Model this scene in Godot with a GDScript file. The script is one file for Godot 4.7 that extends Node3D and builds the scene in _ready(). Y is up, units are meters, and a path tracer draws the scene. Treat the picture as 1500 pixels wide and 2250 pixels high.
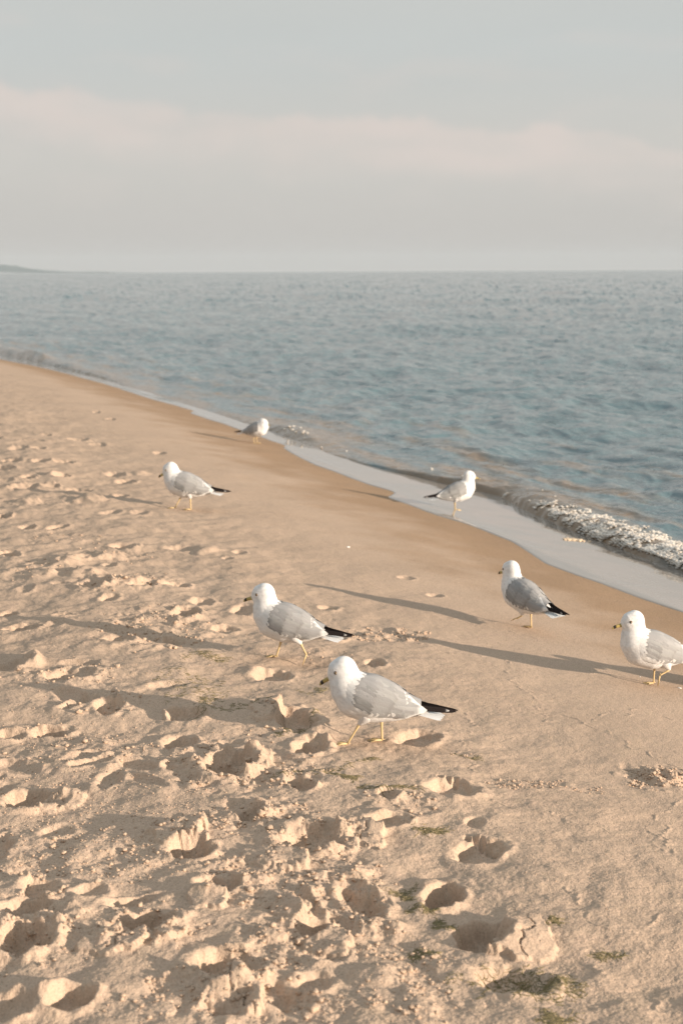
extends Node3D
# A beach at golden hour with ring-patterned gulls walking on trampled sand.
# World: y up, y = 0 is the mean water level, the camera stands over x = z = 0 and looks towards -z.
# "D" below is the distance in front of the camera (D = -z).

const F := 3125.0          # focal length of the photograph in its own pixels (1500 x 2250)
const PITCH := 0.1674
const ROLL := -0.0045
const CAM_H := 1.80
const SUN_AZ := 118.0      # degrees to the right of the view
const SUN_EL := 11.2

var rng := RandomNumberGenerator.new()
var cam_basis: Basis
var mats := {}

# ---------------------------------------------------------------- small helpers
func noise(kind: int, freq: float, octaves: int, seed_: int) -> FastNoiseLite:
	var n := FastNoiseLite.new()
	n.noise_type = kind
	n.frequency = freq
	n.seed = seed_
	if octaves > 1:
		n.fractal_type = FastNoiseLite.FRACTAL_FBM
		n.fractal_octaves = octaves
	else:
		n.fractal_type = FastNoiseLite.FRACTAL_NONE
	return n

func tag(o: Node, label: String, category: String, group := "", kind := "") -> void:
	if label: o.set_meta("label", label)
	if category: o.set_meta("category", category)
	if group: o.set_meta("group", group)
	if kind: o.set_meta("kind", kind)

func ray(px: float, py: float) -> Vector3:
	return (cam_basis * Vector3((px - 750.0) / F, -(py - 1125.0) / F, -1.0)).normalized()

# ---------------------------------------------------------------- the shape of the beach
var shore_d := PackedFloat32Array()   # distances
var shore_x := PackedFloat32Array()   # x of the swash edge at that distance
var front_d := PackedFloat32Array()
var front_x := PackedFloat32Array()

func shore_line(D: float) -> float:     # the smooth shoreline, a wide bay
	if D < 14.0:
		return 1.77 - 0.33 * (D - 7.2)
	var u := D - 14.0
	if u < 19.0:
		return -0.474 - 0.32 * u - 0.00684 * u * u
	return -9.02 - 0.58 * (u - 19.0)

func swash_edge(D: float) -> float:     # the lobed edge of the wash
	return along(shore_d, shore_x, D)

func wave_front(D: float) -> float:     # where the thin wash meets the waves
	return along(front_d, front_x, D)

func along(ds: PackedFloat32Array, xs: PackedFloat32Array, D: float) -> float:
	var n := ds.size()
	if D <= ds[0]:
		return xs[0] - 0.34 * (D - ds[0])
	if D >= ds[n - 1]:
		return xs[n - 1] - 0.58 * (D - ds[n - 1])
	var k := ds.bsearch(D)
	var t := (D - ds[k - 1]) / (ds[k] - ds[k - 1])
	return lerpf(xs[k - 1], xs[k], t)

func trace(pts: Array, level: float, ds: PackedFloat32Array, xs: PackedFloat32Array) -> void:
	for p in pts:
		var g := water_at(p[0], p[1], level)
		if ds.is_empty() or g.y > ds[ds.size() - 1] + 0.01:
			ds.append(g.y)
			xs.append(g.x)

func profile(d: float) -> float:        # height at a distance d inland
	if d > 0.0:
		return 0.05 + 0.36 * (1.0 - exp(-pow(d / 1.75, 1.3))) - 0.075 * smoothstep(2.6, 4.6, d)   # a low berm, then a dip
	return 0.05 + 0.075 * d - 0.042 * (1.0 - exp(d / 0.4))

func base_height(x: float, D: float) -> float:
	return profile((shore_line(D) - x) * 0.945)

func ground_at(px: float, py: float) -> Vector2:   # (x, D) of a pixel on the beach
	var r := ray(px, py)
	var y := 0.3
	var p := Vector3.ZERO
	for k in 12:
		var t := (y - CAM_H) / r.y
		p = r * t
		y = lerpf(y, base_height(p.x, -p.z), 0.7)
	return Vector2(p.x, -p.z)

func water_at(px: float, py: float, level := 0.0) -> Vector2:
	var r := ray(px, py)
	var t := (level - CAM_H) / r.y
	return Vector2(r.x * t, -r.z * t)

# ---------------------------------------------------------------- sand height field
var gd := PackedFloat32Array()     # D of each row
var gs := PackedFloat32Array()     # x / D of each column
var gh := PackedFloat32Array()     # height of each vertex
var gm := PackedFloat32Array()     # how churned the sand is there
var NR := 0
var NC := 0

func make_grid() -> void:
	var D := 1.95
	while D < 58.0:
		gd.append(D)
		D += 0.70 * D * D / (1422.0 * 1.43) + 0.0014
	gd.append(D)
	var half := PackedFloat32Array()
	var s := 0.00044
	while s < 0.288:
		half.append(s)
		s += 0.00088
	var step := 0.00088
	while s < 0.8:
		half.append(s)
		step *= 1.1
		s += step
	for k in range(half.size() - 1, -1, -1):
		gs.append(-half[k])
	gs.append_array(half)
	NR = gd.size()
	NC = gs.size()
	gh.resize(NR * NC)
	gm.resize(NR * NC)

func rows_between(a: float, b: float) -> Vector2i:
	return Vector2i(maxi(gd.bsearch(a), 0), mini(gd.bsearch(b), NR - 1))

func cols_between(a: float, b: float) -> Vector2i:
	return Vector2i(maxi(gs.bsearch(a), 0), mini(gs.bsearch(b), NC - 1))

func sand_height(x: float, D: float) -> float:
	var i := clampi(gd.bsearch(D), 1, NR - 1)
	var j := clampi(gs.bsearch(x / D), 1, NC - 1)
	var ti := clampf((D - gd[i - 1]) / (gd[i] - gd[i - 1]), 0, 1)
	var tj := clampf((x / D - gs[j - 1]) / (gs[j] - gs[j - 1]), 0, 1)
	var a := lerpf(gh[(i - 1) * NC + j - 1], gh[(i - 1) * NC + j], tj)
	var b := lerpf(gh[i * NC + j - 1], gh[i * NC + j], tj)
	return lerpf(a, b, ti)

# ellipse in pixels -> centre and half axes on the ground
func px_ellipse(px: float, py: float, w: float, h: float) -> Array:
	var c := ground_at(px, py)
	var a := ground_at(px - w * 0.5, py)
	var n := ground_at(px, py + h * 0.5)
	var f := ground_at(px, py - h * 0.5)
	return [c, absf(c.x - a.x), absf(f.y - n.y) * 0.5]

var wob: FastNoiseLite
var lump: FastNoiseLite

func stamp_rough(px: float, py: float, w: float, h: float, strength: float) -> void:
	var e := px_ellipse(px, py, w, h)
	var c: Vector2 = e[0]
	var rx: float = e[1] * 1.25
	var ry: float = e[2] * 1.25
	var R := rows_between(c.y - ry, c.y + ry)
	for i in range(R.x, R.y + 1):
		var D := gd[i]
		var v := (D - c.y) / ry
		var C := cols_between((c.x - rx) / D, (c.x + rx) / D)
		for j in range(C.x, C.y + 1):
			var x := gs[j] * D
			var u := (x - c.x) / rx
			var r := sqrt(u * u + v * v) + 0.35 * wob.get_noise_2d(x * 14.0, D * 14.0)
			if r < 1.0:
				var k := i * NC + j
				gm[k] = maxf(gm[k], strength * smoothstep(1.0, 0.55, r))

# a pressed hole with a pushed-up rim; "turn" in degrees, "sharp" how steep its wall is
func stamp_hole(px: float, py: float, w: float, h: float, depth: float, rim: float, turn := 0.0, sharp := 0.5) -> void:
	var e := px_ellipse(px, py, w, h)
	hole_at(e[0], e[1], e[2], depth, rim, turn, sharp)

func hole_at(c: Vector2, rx: float, ry: float, depth: float, rim: float, turn: float, sharp: float) -> void:
	var reach := maxf(rx, ry) * 1.75
	var ca := cos(deg_to_rad(turn))
	var sa := sin(deg_to_rad(turn))
	var off := c.x * 7.3 + c.y * 3.1
	var R := rows_between(c.y - reach, c.y + reach)
	for i in range(R.x, R.y + 1):
		var D := gd[i]
		var C := cols_between((c.x - reach) / D, (c.x + reach) / D)
		for j in range(C.x, C.y + 1):
			var x := gs[j] * D
			var dx := x - c.x
			var dz := D - c.y
			var u := (dx * ca + dz * sa) / rx
			var v := (-dx * sa + dz * ca) / ry
			var r := sqrt(u * u + v * v)
			if r > 1.75:
				continue
			var q := wob.get_noise_2d(x * 22.0 + off, D * 22.0)
			r += 0.12 * q + 0.03 * wob.get_noise_2d(x * 60.0, D * 60.0 + off)
			var k := i * NC + j
			var inside := smoothstep(1.04, 0.92 - sharp * 1.15, r - 0.10 * u)
			var dh := -depth * inside * (1.0 - 0.25 * u)
			if rim > 0.0 and r > 0.7:
				var b := (r - 1.12) / 0.24
				dh += rim * exp(-b * b) * (0.75 + 0.6 * wob.get_noise_2d(x * 16.0 - off, D * 16.0)) * (1.0 + 0.35 * u)
			gh[k] += dh

# a slab of crusted sand broken up and tilted
func stamp_slab(px: float, py: float, w: float, h: float, rise: float, tilt_x := 0.5, tilt_d := 0.0, turn := 0.0) -> void:
	var e := px_ellipse(px, py, w, h)
	var c: Vector2 = e[0]
	var rx: float = e[1]
	var ry: float = e[2]
	var reach := maxf(rx, ry) * 1.3
	var ca := cos(deg_to_rad(turn))
	var sa := sin(deg_to_rad(turn))
	var off := c.x * 5.7 + c.y * 2.3
	var R := rows_between(c.y - reach, c.y + reach)
	for i in range(R.x, R.y + 1):
		var D := gd[i]
		var C := cols_between((c.x - reach) / D, (c.x + reach) / D)
		for j in range(C.x, C.y + 1):
			var x := gs[j] * D
			var dx := x - c.x
			var dz := D - c.y
			var u := (dx * ca + dz * sa) / rx
			var v := (-dx * sa + dz * ca) / ry
			var r := pow(pow(absf(u), 2.8) + pow(absf(v), 2.8), 1.0 / 2.8)
			if r > 1.3:
				continue
			r += 0.30 * wob.get_noise_2d(x * 15.0 + off, D * 15.0) + 0.08 * wob.get_noise_2d(x * 50.0, D * 50.0 + off)
			var inside := smoothstep(1.0, 0.86, r)
			if inside <= 0.0:
				continue
			var top := rise * maxf(0.12, 0.55 + tilt_x * 0.5 * u + tilt_d * 0.5 * v)
			# a crack through it
			var cr := absf(u * 0.8 + v * 0.25 - 0.1 + 0.35 * wob.get_noise_2d(x * 18.0, D * 18.0 - off))
			if cr < 0.035 and rx > 0.055:
				top -= rise * 0.5 * (1.0 - cr / 0.035)
			var k := i * NC + j
			gh[k] += top * inside

func stamp_mound(px: float, py: float, w: float, h: float, rise: float, power := 1.0) -> void:
	var e := px_ellipse(px, py, w, h)
	var c: Vector2 = e[0]
	var rx: float = e[1]
	var ry: float = e[2]
	var R := rows_between(c.y - ry * 1.4, c.y + ry * 1.4)
	for i in range(R.x, R.y + 1):
		var D := gd[i]
		var C := cols_between((c.x - rx * 1.4) / D, (c.x + rx * 1.4) / D)
		for j in range(C.x, C.y + 1):
			var x := gs[j] * D
			var u := (x - c.x) / rx
			var v := (D - c.y) / ry
			var r := sqrt(u * u + v * v) + 0.22 * wob.get_noise_2d(x * 14.0, D * 14.0)
			if r < 1.0:
				gh[i * NC + j] += rise * pow(0.5 + 0.5 * cos(PI * maxf(r, 0.0)), power)

# a thin line left by the wash: a low ridge
func stamp_line(pts: Array, rise: float, width: float) -> void:
	var prev := Vector2.ZERO
	var first := true
	for p in pts:
		var g := ground_at(p[0], p[1])
		if not first:
			var len_ := prev.distance_to(g)
			var n := int(len_ / (width * 0.35)) + 1
			for k in n:
				var q := prev.lerp(g, float(k) / n)
				q.x += 0.012 * wob.get_noise_2d(q.x * 30.0, q.y * 30.0) + 0.025 * wob.get_noise_2d(q.x * 8.0, q.y * 8.0 + 50.0)
				q.y += 0.03 * wob.get_noise_2d(q.x * 9.0 + 80.0, q.y * 9.0)
				var str_ := rise * clampf(0.55 + 1.1 * wob.get_noise_2d(q.x * 12.0 + 9.0, q.y * 12.0), 0.0, 1.0)
				var R := rows_between(q.y - width, q.y + width)
				for i in range(R.x, R.y + 1):
					var D := gd[i]
					var C := cols_between((q.x - width) / D, (q.x + width) / D)
					for j in range(C.x, C.y + 1):
						var ddx := gs[j] * D - q.x
						var ddz := D - q.y
						var r := sqrt(ddx * ddx + ddz * ddz) / width
						if r < 1.0:
							var kk := i * NC + j
							gl[kk] = maxf(gl[kk], str_ * (1.0 - r))
		prev = g
		first = false

var gl := PackedFloat32Array()   # ridges of the wash lines

func build_beach() -> void:
	make_grid()
	gl.resize(NR * NC)
	wob = noise(FastNoiseLite.TYPE_SIMPLEX_SMOOTH, 1.0, 1, 11)
	lump = noise(FastNoiseLite.TYPE_CELLULAR, 1.0, 1, 5)
	lump.cellular_return_type = FastNoiseLite.RETURN_DISTANCE
	lump.cellular_jitter = 1.0
	var und := noise(FastNoiseLite.TYPE_SIMPLEX_SMOOTH, 0.9, 3, 3)
	var fine := noise(FastNoiseLite.TYPE_SIMPLEX_SMOOTH, 22.0, 3, 8)
	var grit := noise(FastNoiseLite.TYPE_SIMPLEX_SMOOTH, 75.0, 2, 9)
	var dimple := noise(FastNoiseLite.TYPE_SIMPLEX_SMOOTH, 5.0, 2, 21)
	for i in NR:
		var D := gd[i]
		var sl := shore_line(D)
		for j in NC:
			var x := gs[j] * D
			var d := (sl - x) * 0.945
			var h := profile(d)
			var dry := smoothstep(1.0, 2.9, d)
			if d > -1.6:
				h += und.get_noise_2d(x, D) * (0.006 + 0.022 * dry)
				h += dry * 0.010 * dimple.get_noise_2d(x, D)
				h += fine.get_noise_2d(x, D) * (0.0007 + 0.0018 * dry)
				if D < 7.5:
					h += dry * 0.0011 * grit.get_noise_2d(x, D)
			gh[i * NC + j] = h
	# --- churned patches (pixel centre, size, strength)
	for b in [[480, 1685, 190, 80, 1.0], [610, 1700, 230, 70, 0.9], [560, 1790, 260, 70, 0.9], [690, 1850, 230, 90, 1.0], [770, 1960, 170, 150, 1.0], [640, 1960, 220, 110, 0.8],
			[620, 2070, 260, 110, 0.9], [300, 2050, 290, 100, 0.8], [60, 2050, 200, 150, 1.0], [500, 2170, 300, 130, 1.0], [200, 1640, 330, 80, 0.45], [430, 1660, 160, 70, 0.6],
			[240, 1880, 380, 130, 0.40], [400, 1840, 170, 100, 0.5], [60, 1920, 190, 70, 0.7], [350, 1375, 240, 90, 0.75], [220, 1285, 120, 36, 0.8], [315, 1275, 110, 36, 0.8],
			[840, 1393, 170, 26, 0.8], [1160, 1722, 190, 26, 0.35], [1445, 1708, 150, 44, 0.9], [900, 2110, 200, 90, 0.6], [880, 1770, 180, 60, 0.5], [540, 1930, 200, 90, 0.8], [820, 2060, 150, 90, 0.6],
			[150, 1490, 260, 50, 0.5], [230, 1545, 180, 50, 0.5], [100, 1605, 190, 28, 0.5], [720, 1440, 120, 40, 0.25], [900, 2190, 260, 110, 0.5], [330, 2210, 260, 60, 0.35], [700, 2210, 220, 80, 0.7],
			[80, 1250, 160, 40, 0.5], [250, 1215, 170, 36, 0.5], [110, 1100, 220, 26, 0.5], [130, 1185, 170, 26, 0.4], [600, 1600, 150, 60, 0.35]]:
		stamp_rough(b[0], b[1], b[2], b[3], b[4])
	# --- holes and prints (pixel centre, size, depth, rim, turn, wall)
	for p in [[595, 1478, 84, 24, 0.026, 0.006, 0, 0.35], [648, 1587, 92, 46, 0.040, 0.014, 10, 0.45], [412, 1570, 92, 32, 0.026, 0.010, 0, 0.3], [392, 1628, 76, 30, 0.024, 0.010, 20, 0.4],
			[680, 1643, 72, 40, 0.036, 0.016, -10, 0.5], [915, 1622, 84, 40, 0.024, 0.007, -30, 0.35], [822, 1459, 44, 18, 0.022, 0.005, 0, 0.4], [498, 1682, 112, 50, 0.040, 0.022, 0, 0.5],
			[660, 1725, 50, 30, 0.026, 0.014, 30, 0.5], [990, 1738, 112, 38, 0.024, 0.007, -28, 0.35], [855, 1756, 50, 20, 0.020, 0.010, 0, 0.5], [850, 1806, 100, 26, 0.024, 0.008, 15, 0.4],
			[550, 1782, 70, 26, 0.024, 0.012, 0, 0.5], [680, 1842, 130, 46, 0.040, 0.018, 10, 0.55], [1050, 1868, 100, 50, 0.026, 0.007, -40, 0.3], [1040, 1811, 46, 20, 0.014, 0.002, 0, 0.6],
			[416, 1872, 104, 40, 0.036, 0.010, 0, 0.4], [972, 1957, 84, 60, 0.050, 0.012, -20, 0.4], [478, 1950, 100, 34, 0.030, 0.012, 0, 0.5], [790, 1972, 80, 80, 0.042, 0.016, 20, 0.6],
			[1055, 2050, 116, 70, 0.050, 0.006, -8, 0.35], [1120, 2140, 170, 64, 0.028, 0.010, -10, 0.6], [310, 2036, 140, 44, 0.040, 0.012, 5, 0.45], [60, 2000, 100, 30, 0.030, 0.012, 0, 0.5],
			[55, 2072, 120, 70, 0.044, 0.018, 10, 0.5], [690, 2036, 80, 40, 0.036, 0.014, 0, 0.5], [500, 2120, 150, 60, 0.036, 0.010, -20, 0.5], [150, 2200, 110, 44, 0.036, 0.012, 12, 0.5],
			[20, 2215, 110, 50, 0.020, 0.010, 0, 0.5], [60, 1748, 110, 42, 0.036, 0.008, 0, 0.4], [150, 1490, 110, 24, 0.026, 0.008, -8, 0.4], [30, 1468, 80, 24, 0.022, 0.006, 0, 0.4],
			[178, 1541, 46, 16, 0.022, 0.006, 0, 0.4], [236, 1556, 64, 24, 0.026, 0.008, 20, 0.4], [105, 1602, 90, 16, 0.022, 0.006, 0, 0.4], [20, 1610, 60, 16, 0.02, 0.008, 0, 0.4],
			[405, 1345, 62, 24, 0.036, 0.014, 0, 0.4], [442, 1320, 50, 14, 0.020, 0.006, 0, 0.4], [532, 1339, 54, 20, 0.022, 0.006, 0, 0.4], [490, 1377, 60, 15, 0.022, 0.006, 0, 0.4],
			[380, 1405, 48, 12, 0.020, 0.008, 0, 0.4], [255, 1408, 70, 16, 0.016, 0.005, 0, 0.4], [387, 1283, 60, 12, 0.024, 0.008, 0, 0.4], [205, 1288, 70, 16, 0.024, 0.016, 0, 0.5],
			[312, 1286, 60, 14, 0.022, 0.012, 0, 0.5], [15, 1350, 44, 14, 0.024, 0.008, 0, 0.4], [42, 1382, 80, 10, 0.022, 0.008, 0, 0.4], [135, 1352, 50, 9, 0.018, 0.006, 0, 0.4],
			[720, 1337, 44, 10, 0.016, 0.006, 0, 0.5], [735, 1398, 60, 14, 0.020, 0.010, 0, 0.5], [890, 1270, 36, 8, 0.010, 0.003, 0, 0.5], [953, 1307, 36, 8, 0.014, 0.003, 0, 0.5],
			[525, 1216, 30, 8, 0.014, 0.004, 0, 0.5], [500, 1230, 26, 6, 0.012, 0.004, 0, 0.5], [395, 1206, 70, 10, 0.016, 0.006, 0, 0.5], [270, 1200, 60, 9, 0.024, 0.010, 0, 0.4],
			[240, 1242, 34, 8, 0.016, 0.004, 0, 0.5], [250, 1040, 46, 9, 0.024, 0.010, 0, 0.4], [275, 1055, 46, 8, 0.024, 0.010, 0, 0.4], [170, 965, 60, 7, 0.026, 0.012, 0, 0.4],
			[243, 921, 22, 5, 0.026, 0.008, 0, 0.4], [212, 905, 16, 4, 0.022, 0.008, 0, 0.4], [350, 995, 30, 5, 0.022, 0.006, 0, 0.4], [60, 1050, 36, 9, 0.028, 0.012, 0, 0.4],
			[135, 1047, 40, 7, 0.022, 0.012, 0, 0.4], [170, 1075, 60, 8, 0.022, 0.008, -10, 0.4], [265, 1089, 34, 8, 0.018, 0.006, 0, 0.4], [60, 1161, 32, 10, 0.024, 0.008, 0, 0.4],
			[125, 1159, 34, 12, 0.022, 0.006, -20, 0.4], [10, 1133, 26, 14, 0.030, 0.010, 0, 0.4], [240, 1125, 40, 12, 0.016, 0.004, -20, 0.5], [305, 1128, 40, 8, 0.016, 0.004, 0, 0.5],
			[100, 955, 26, 5, 0.022, 0.01, 0, 0.4], [40, 985, 40, 6, 0.022, 0.01, 0, 0.4], [85, 985, 30, 5, 0.02, 0.01, 0, 0.4], [25, 1012, 40, 8, 0.024, 0.012, 0, 0.4],
			[215, 975, 40, 5, 0.016, 0.006, 0, 0.4], [90, 1013, 40, 7, 0.024, 0.01, 0, 0.4], [140, 1015, 50, 6, 0.02, 0.01, 0, 0.4],
			[1026, 1841, 18, 12, 0.016, 0.002, 0, 0.5], [1043, 1843, 15, 11, 0.014, 0.002, 0, 0.5], [1058, 1848, 15, 11, 0.014, 0.002, 0, 0.5], [1073, 1855, 15, 11, 0.014, 0.002, 0, 0.5], [1087, 1863, 16, 11, 0.014, 0.002, 0, 0.5],
			[966, 1714, 16, 9, 0.012, 0.001, 0, 0.5], [984, 1716, 15, 9, 0.012, 0.001, 0, 0.5], [1000, 1720, 15, 9, 0.012, 0.001, 0, 0.5]]:
		stamp_hole(p[0], p[1], p[2] * 1.1, p[3] * 1.1, p[4] * 1.15, p[5] * 0.8, p[6], p[7] * 0.9)
	# --- slabs of crust and mounds
	for p in [[584, 1573, 74, 40, 0.040, 0.7, 0.2, 10], [128, 1750, 100, 42, 0.026, -0.3, 0.6, 0], [396, 1836, 124, 56, 0.040, 0.5, 0.5, 10], [1150, 2066, 130, 80, 0.040, -0.6, 0.3, -20],
			[250, 2088, 150, 44, 0.030, 0.3, 0.5, 0], [450, 1985, 90, 40, 0.024, 0.5, 0.4, 0], [380, 1566, 40, 30, 0.018, -0.8, 0.2, 0], [520, 2190, 140, 60, 0.036, 0.4, 0.5, 0], [600, 1890, 150, 44, 0.024, 0.5, 0.4, -15],
			[790, 1835, 110, 50, 0.028, 0.2, 0.5, -10], [560, 1680, 80, 60, 0.036, -0.4, 0.4, 0], [640, 2000, 90, 40, 0.022, 0.3, 0.4, 0], [720, 2070, 110, 50, 0.022, 0.5, 0.3, 0], [280, 1545, 60, 30, 0.020, -0.3, 0.5, 0],
			[230, 1535, 60, 20, 0.02, 0.3, 0.5, 0], [30, 1960, 70, 40, 0.028, 0.3, 0.5, 0], [370, 2060, 80, 40, 0.022, 0.6, 0.2, 0], [70, 1770, 60, 14, 0.012, 0.3, 0.4, 0]]:
		stamp_slab(p[0], p[1], p[2], p[3], p[4], p[5], p[6], p[7])
	for p in [[68, 1462, 100, 50, 0.045, 1.4], [150, 1238, 110, 40, 0.035, 1.2], [190, 1262, 110, 26, 0.03, 1.0], [90, 1262, 120, 20, 0.02, 1.0], [455, 1213, 90, 26, 0.02, 1.0], [230, 1220, 140, 30, 0.030, 1.0],
			[1440, 1704, 90, 36, 0.018, 1.0], [1480, 1712, 60, 30, 0.02, 1.0], [120, 2180, 200, 60, 0.02, 1.0], [870, 2030, 120, 60, 0.02, 1.0], [940, 1935, 120, 50, 0.018, 1.0], [560, 1470, 90, 40, 0.012, 1.0],
			[200, 1100, 120, 16, 0.03, 1.0], [60, 1100, 90, 14, 0.03, 1.0], [310, 1040, 60, 12, 0.02, 1.0], [120, 1045, 60, 12, 0.03, 1.0], [830, 2140, 160, 70, 0.025, 1.0]]:
		stamp_mound(p[0], p[1], p[2], p[3], p[4], p[5])
	# --- old trampling along the upper beach, also past the frame
	rng.seed = 77
	for k in 420:
		var D := 2.6 + pow(rng.randf(), 1.3) * 22.0
		var d := 2.5 + pow(rng.randf(), 0.8) * 5.5
		var x := shore_line(D) - d / 0.945
		var px := x / D
		var seen: bool = px > -0.26
		if seen and D < 7.0:
			continue
		if x > -0.2 * D and D < 9.0:
			continue
		hole_at(Vector2(x, D), rng.randf_range(0.05, 0.10), rng.randf_range(0.05, 0.13), rng.randf_range(0.012, 0.034), rng.randf_range(0.004, 0.014), rng.randf_range(0, 180), 0.45)
	for k in 70:
		var px := rng.randf_range(-100.0, 900.0)
		var py := rng.randf_range(1180.0, 2240.0)
		if px > 300.0 + (py - 1180.0) * 0.55 or Vector2(px - 640.0, py - 1448.0).length() < 70.0 or Vector2(px - 800.0, py - 1636.0).length() < 110.0:
			continue
		var g := ground_at(px, py)
		hole_at(g, rng.randf_range(0.025, 0.06), rng.randf_range(0.04, 0.10), rng.randf_range(0.008, 0.020), rng.randf_range(0.003, 0.007), rng.randf_range(0, 180), 0.5)
	# --- churned sand gets its lumps
	var mid := noise(FastNoiseLite.TYPE_SIMPLEX_SMOOTH, 7.0, 2, 31)
	var crag := noise(FastNoiseLite.TYPE_SIMPLEX_SMOOTH, 15.0, 3, 32)
	crag.fractal_type = FastNoiseLite.FRACTAL_RIDGED
	crag.domain_warp_enabled = true
	crag.domain_warp_amplitude = 0.03
	crag.domain_warp_frequency = 14.0
	var step_ := noise(FastNoiseLite.TYPE_SIMPLEX, 26.0, 3, 33)
	for i in NR:
		var D := gd[i]
		if D > 16.0:
			break
		for j in NC:
			var k := i * NC + j
			var m := gm[k]
			if m > 0.01:
				var x := gs[j] * D
				var a := mid.get_noise_2d(x, D)
				var c := crag.get_noise_2d(x, D)
				var e := step_.get_noise_2d(x, D)
				# broken plates: heights drop in small steps
				var pl := smoothstep(-0.07, 0.07, a + 0.22 * e) + smoothstep(0.22, 0.34, a + 0.2 * e)
				gh[k] += 0.45 * m * (0.018 * a + 0.012 * (pl - 0.6) - 0.0055 * maxf(c, -0.2) + 0.0026 * e)
	# --- fine lines left by the last high wash
	for l in [[[1120, 1440], [1130, 1500], [1180, 1545], [1210, 1590]], [[1030, 1560], [1040, 1610], [1010, 1660], [1060, 1700]], [[1190, 1550], [1330, 1610], [1400, 1650], [1500, 1690]],
			[[1500, 1760], [1455, 1775], [1450, 1800], [1475, 1850], [1500, 1900]], [[1425, 1820], [1440, 1850], [1490, 1885]], [[1225, 1945], [1260, 1985], [1305, 2025], [1340, 2040]],
			[[700, 1290], [900, 1330], [1000, 1360], [1180, 1400]], [[860, 1400], [1000, 1440], [1120, 1440], [1300, 1480]], [[1300, 1580], [1420, 1560], [1500, 1590]], [[1080, 1765], [1200, 1790], [1330, 1830]],
			[[640, 1440], [700, 1455], [760, 1470]], [[1400, 2050], [1440, 2010], [1500, 1990]], [[1250, 2100], [1400, 2150], [1500, 2230]]]:
		stamp_line(l, 0.0032, 0.0065)
	for k in gl.size():
		if gl[k] > 0.0:
			gh[k] += gl[k]
	print("sand heights done ", Time.get_ticks_msec())

	# --- mesh
	var V := PackedVector3Array()
	var N := PackedVector3Array()
	var C := PackedColorArray()
	var I := PackedInt32Array()
	V.resize(NR * NC)
	N.resize(NR * NC)
	C.resize(NR * NC)
	for i in NR:
		var D := gd[i]
		var edge_i := i == 0 or i == NR - 1
		for j in NC:
			var k := i * NC + j
			var y := gh[k]
			if edge_i or j == 0 or j == NC - 1:
				y -= 0.12
			V[k] = Vector3(gs[j] * D, y, -D)
	var tone := noise(FastNoiseLite.TYPE_SIMPLEX_SMOOTH, 1.1, 4, 61)
	var damp := noise(FastNoiseLite.TYPE_SIMPLEX_SMOOTH, 1.6, 3, 62)
	var dry_c := Vector3(0.560, 0.419, 0.314)
	var wet_c := Vector3(0.415, 0.284, 0.186)
	for i in NR:
		var D := gd[i]
		var se := swash_edge(D)
		for j in NC:
			var k := i * NC + j
			var a := V[k - 1] if j > 0 else V[k]
			var b := V[k + 1] if j < NC - 1 else V[k]
			var c := V[k - NC] if i > 0 else V[k]
			var d := V[k + NC] if i < NR - 1 else V[k]
			N[k] = (b - a).cross(d - c).normalized()
			if N[k].y < 0.0:
				N[k] = -N[k]
			var x := gs[j] * D
			var dd := (se - x) * 0.945 + 0.45 * damp.get_noise_2d(x, D)
			var w := 1.0 - smoothstep(0.2, 1.2, dd)
			var t := 1.0 + 0.07 * tone.get_noise_2d(x, D)
			var cc := dry_c.lerp(wet_c, w) * t
			C[k] = Color(cc.x, cc.y, cc.z)
	for i in NR - 1:
		var D := gd[i]
		var lim := shore_line(D) + 1.9
		for j in NC - 1:
			if gs[j] * D > lim:
				break
			var k := i * NC + j
			I.append(k); I.append(k + NC); I.append(k + 1)
			I.append(k + 1); I.append(k + NC); I.append(k + NC + 1)
	var arr := []
	arr.resize(Mesh.ARRAY_MAX)
	arr[Mesh.ARRAY_VERTEX] = V
	arr[Mesh.ARRAY_NORMAL] = N
	arr[Mesh.ARRAY_COLOR] = C
	arr[Mesh.ARRAY_INDEX] = I
	var mesh := ArrayMesh.new()
	mesh.add_surface_from_arrays(Mesh.PRIMITIVE_TRIANGLES, arr)
	mesh.surface_set_material(0, mats.sand)
	# the rest of the beach, all round, a little lower so that the fine sheet covers it
	var st := SurfaceTool.new()
	st.begin(Mesh.PRIMITIVE_TRIANGLES)
	for zi in range(-20, 70):
		for xi in range(-70, 24):
			var q := []
			for o in [Vector2(0, 0), Vector2(1, 0), Vector2(0, 1), Vector2(1, 1)]:
				var x: float = (xi + o.x) * 1.0
				var D: float = (zi + o.y) * 1.0
				var inside: bool = D > 1.95 and absf(x) < 0.8 * D and D < 58.0
				q.append(Vector3(x, base_height(x, D) - (0.11 if inside else 0.03), -D))
			if q[0].x > shore_line(-q[0].z) + 6.0:
				continue
			st.set_color(Color(dry_c.x, dry_c.y, dry_c.z))
			for v in [q[0], q[2], q[1], q[1], q[2], q[3]]:
				st.add_vertex(v)
	st.index()
	st.generate_normals()
	st.set_material(mats.sand)
	st.commit(mesh)
	var o := MeshInstance3D.new()
	o.name = "beach_sand"
	o.mesh = mesh
	add_child(o)
	tag(o, "pale trampled sand beach with footprints sloping to the water", "", "", "structure")
	print("sand mesh done ", Time.get_ticks_msec(), " tris ", I.size() / 3)

# ---------------------------------------------------------------- water
func wave_set() -> Array:
	var out := []
	for w in [[38.0, 0.18, 7], [15.0, 0.14, 8], [7.0, 0.09, 1], [3.2, 0.055, 2], [1.5, 0.040, 3], [0.75, 0.026, 4], [0.38, 0.0120, 5], [0.2, 0.005, 6]]:
		out.append([w[0], w[1], noise(FastNoiseLite.TYPE_SIMPLEX_SMOOTH, 1.0, 1, 100 + w[2])])
	return out

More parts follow.
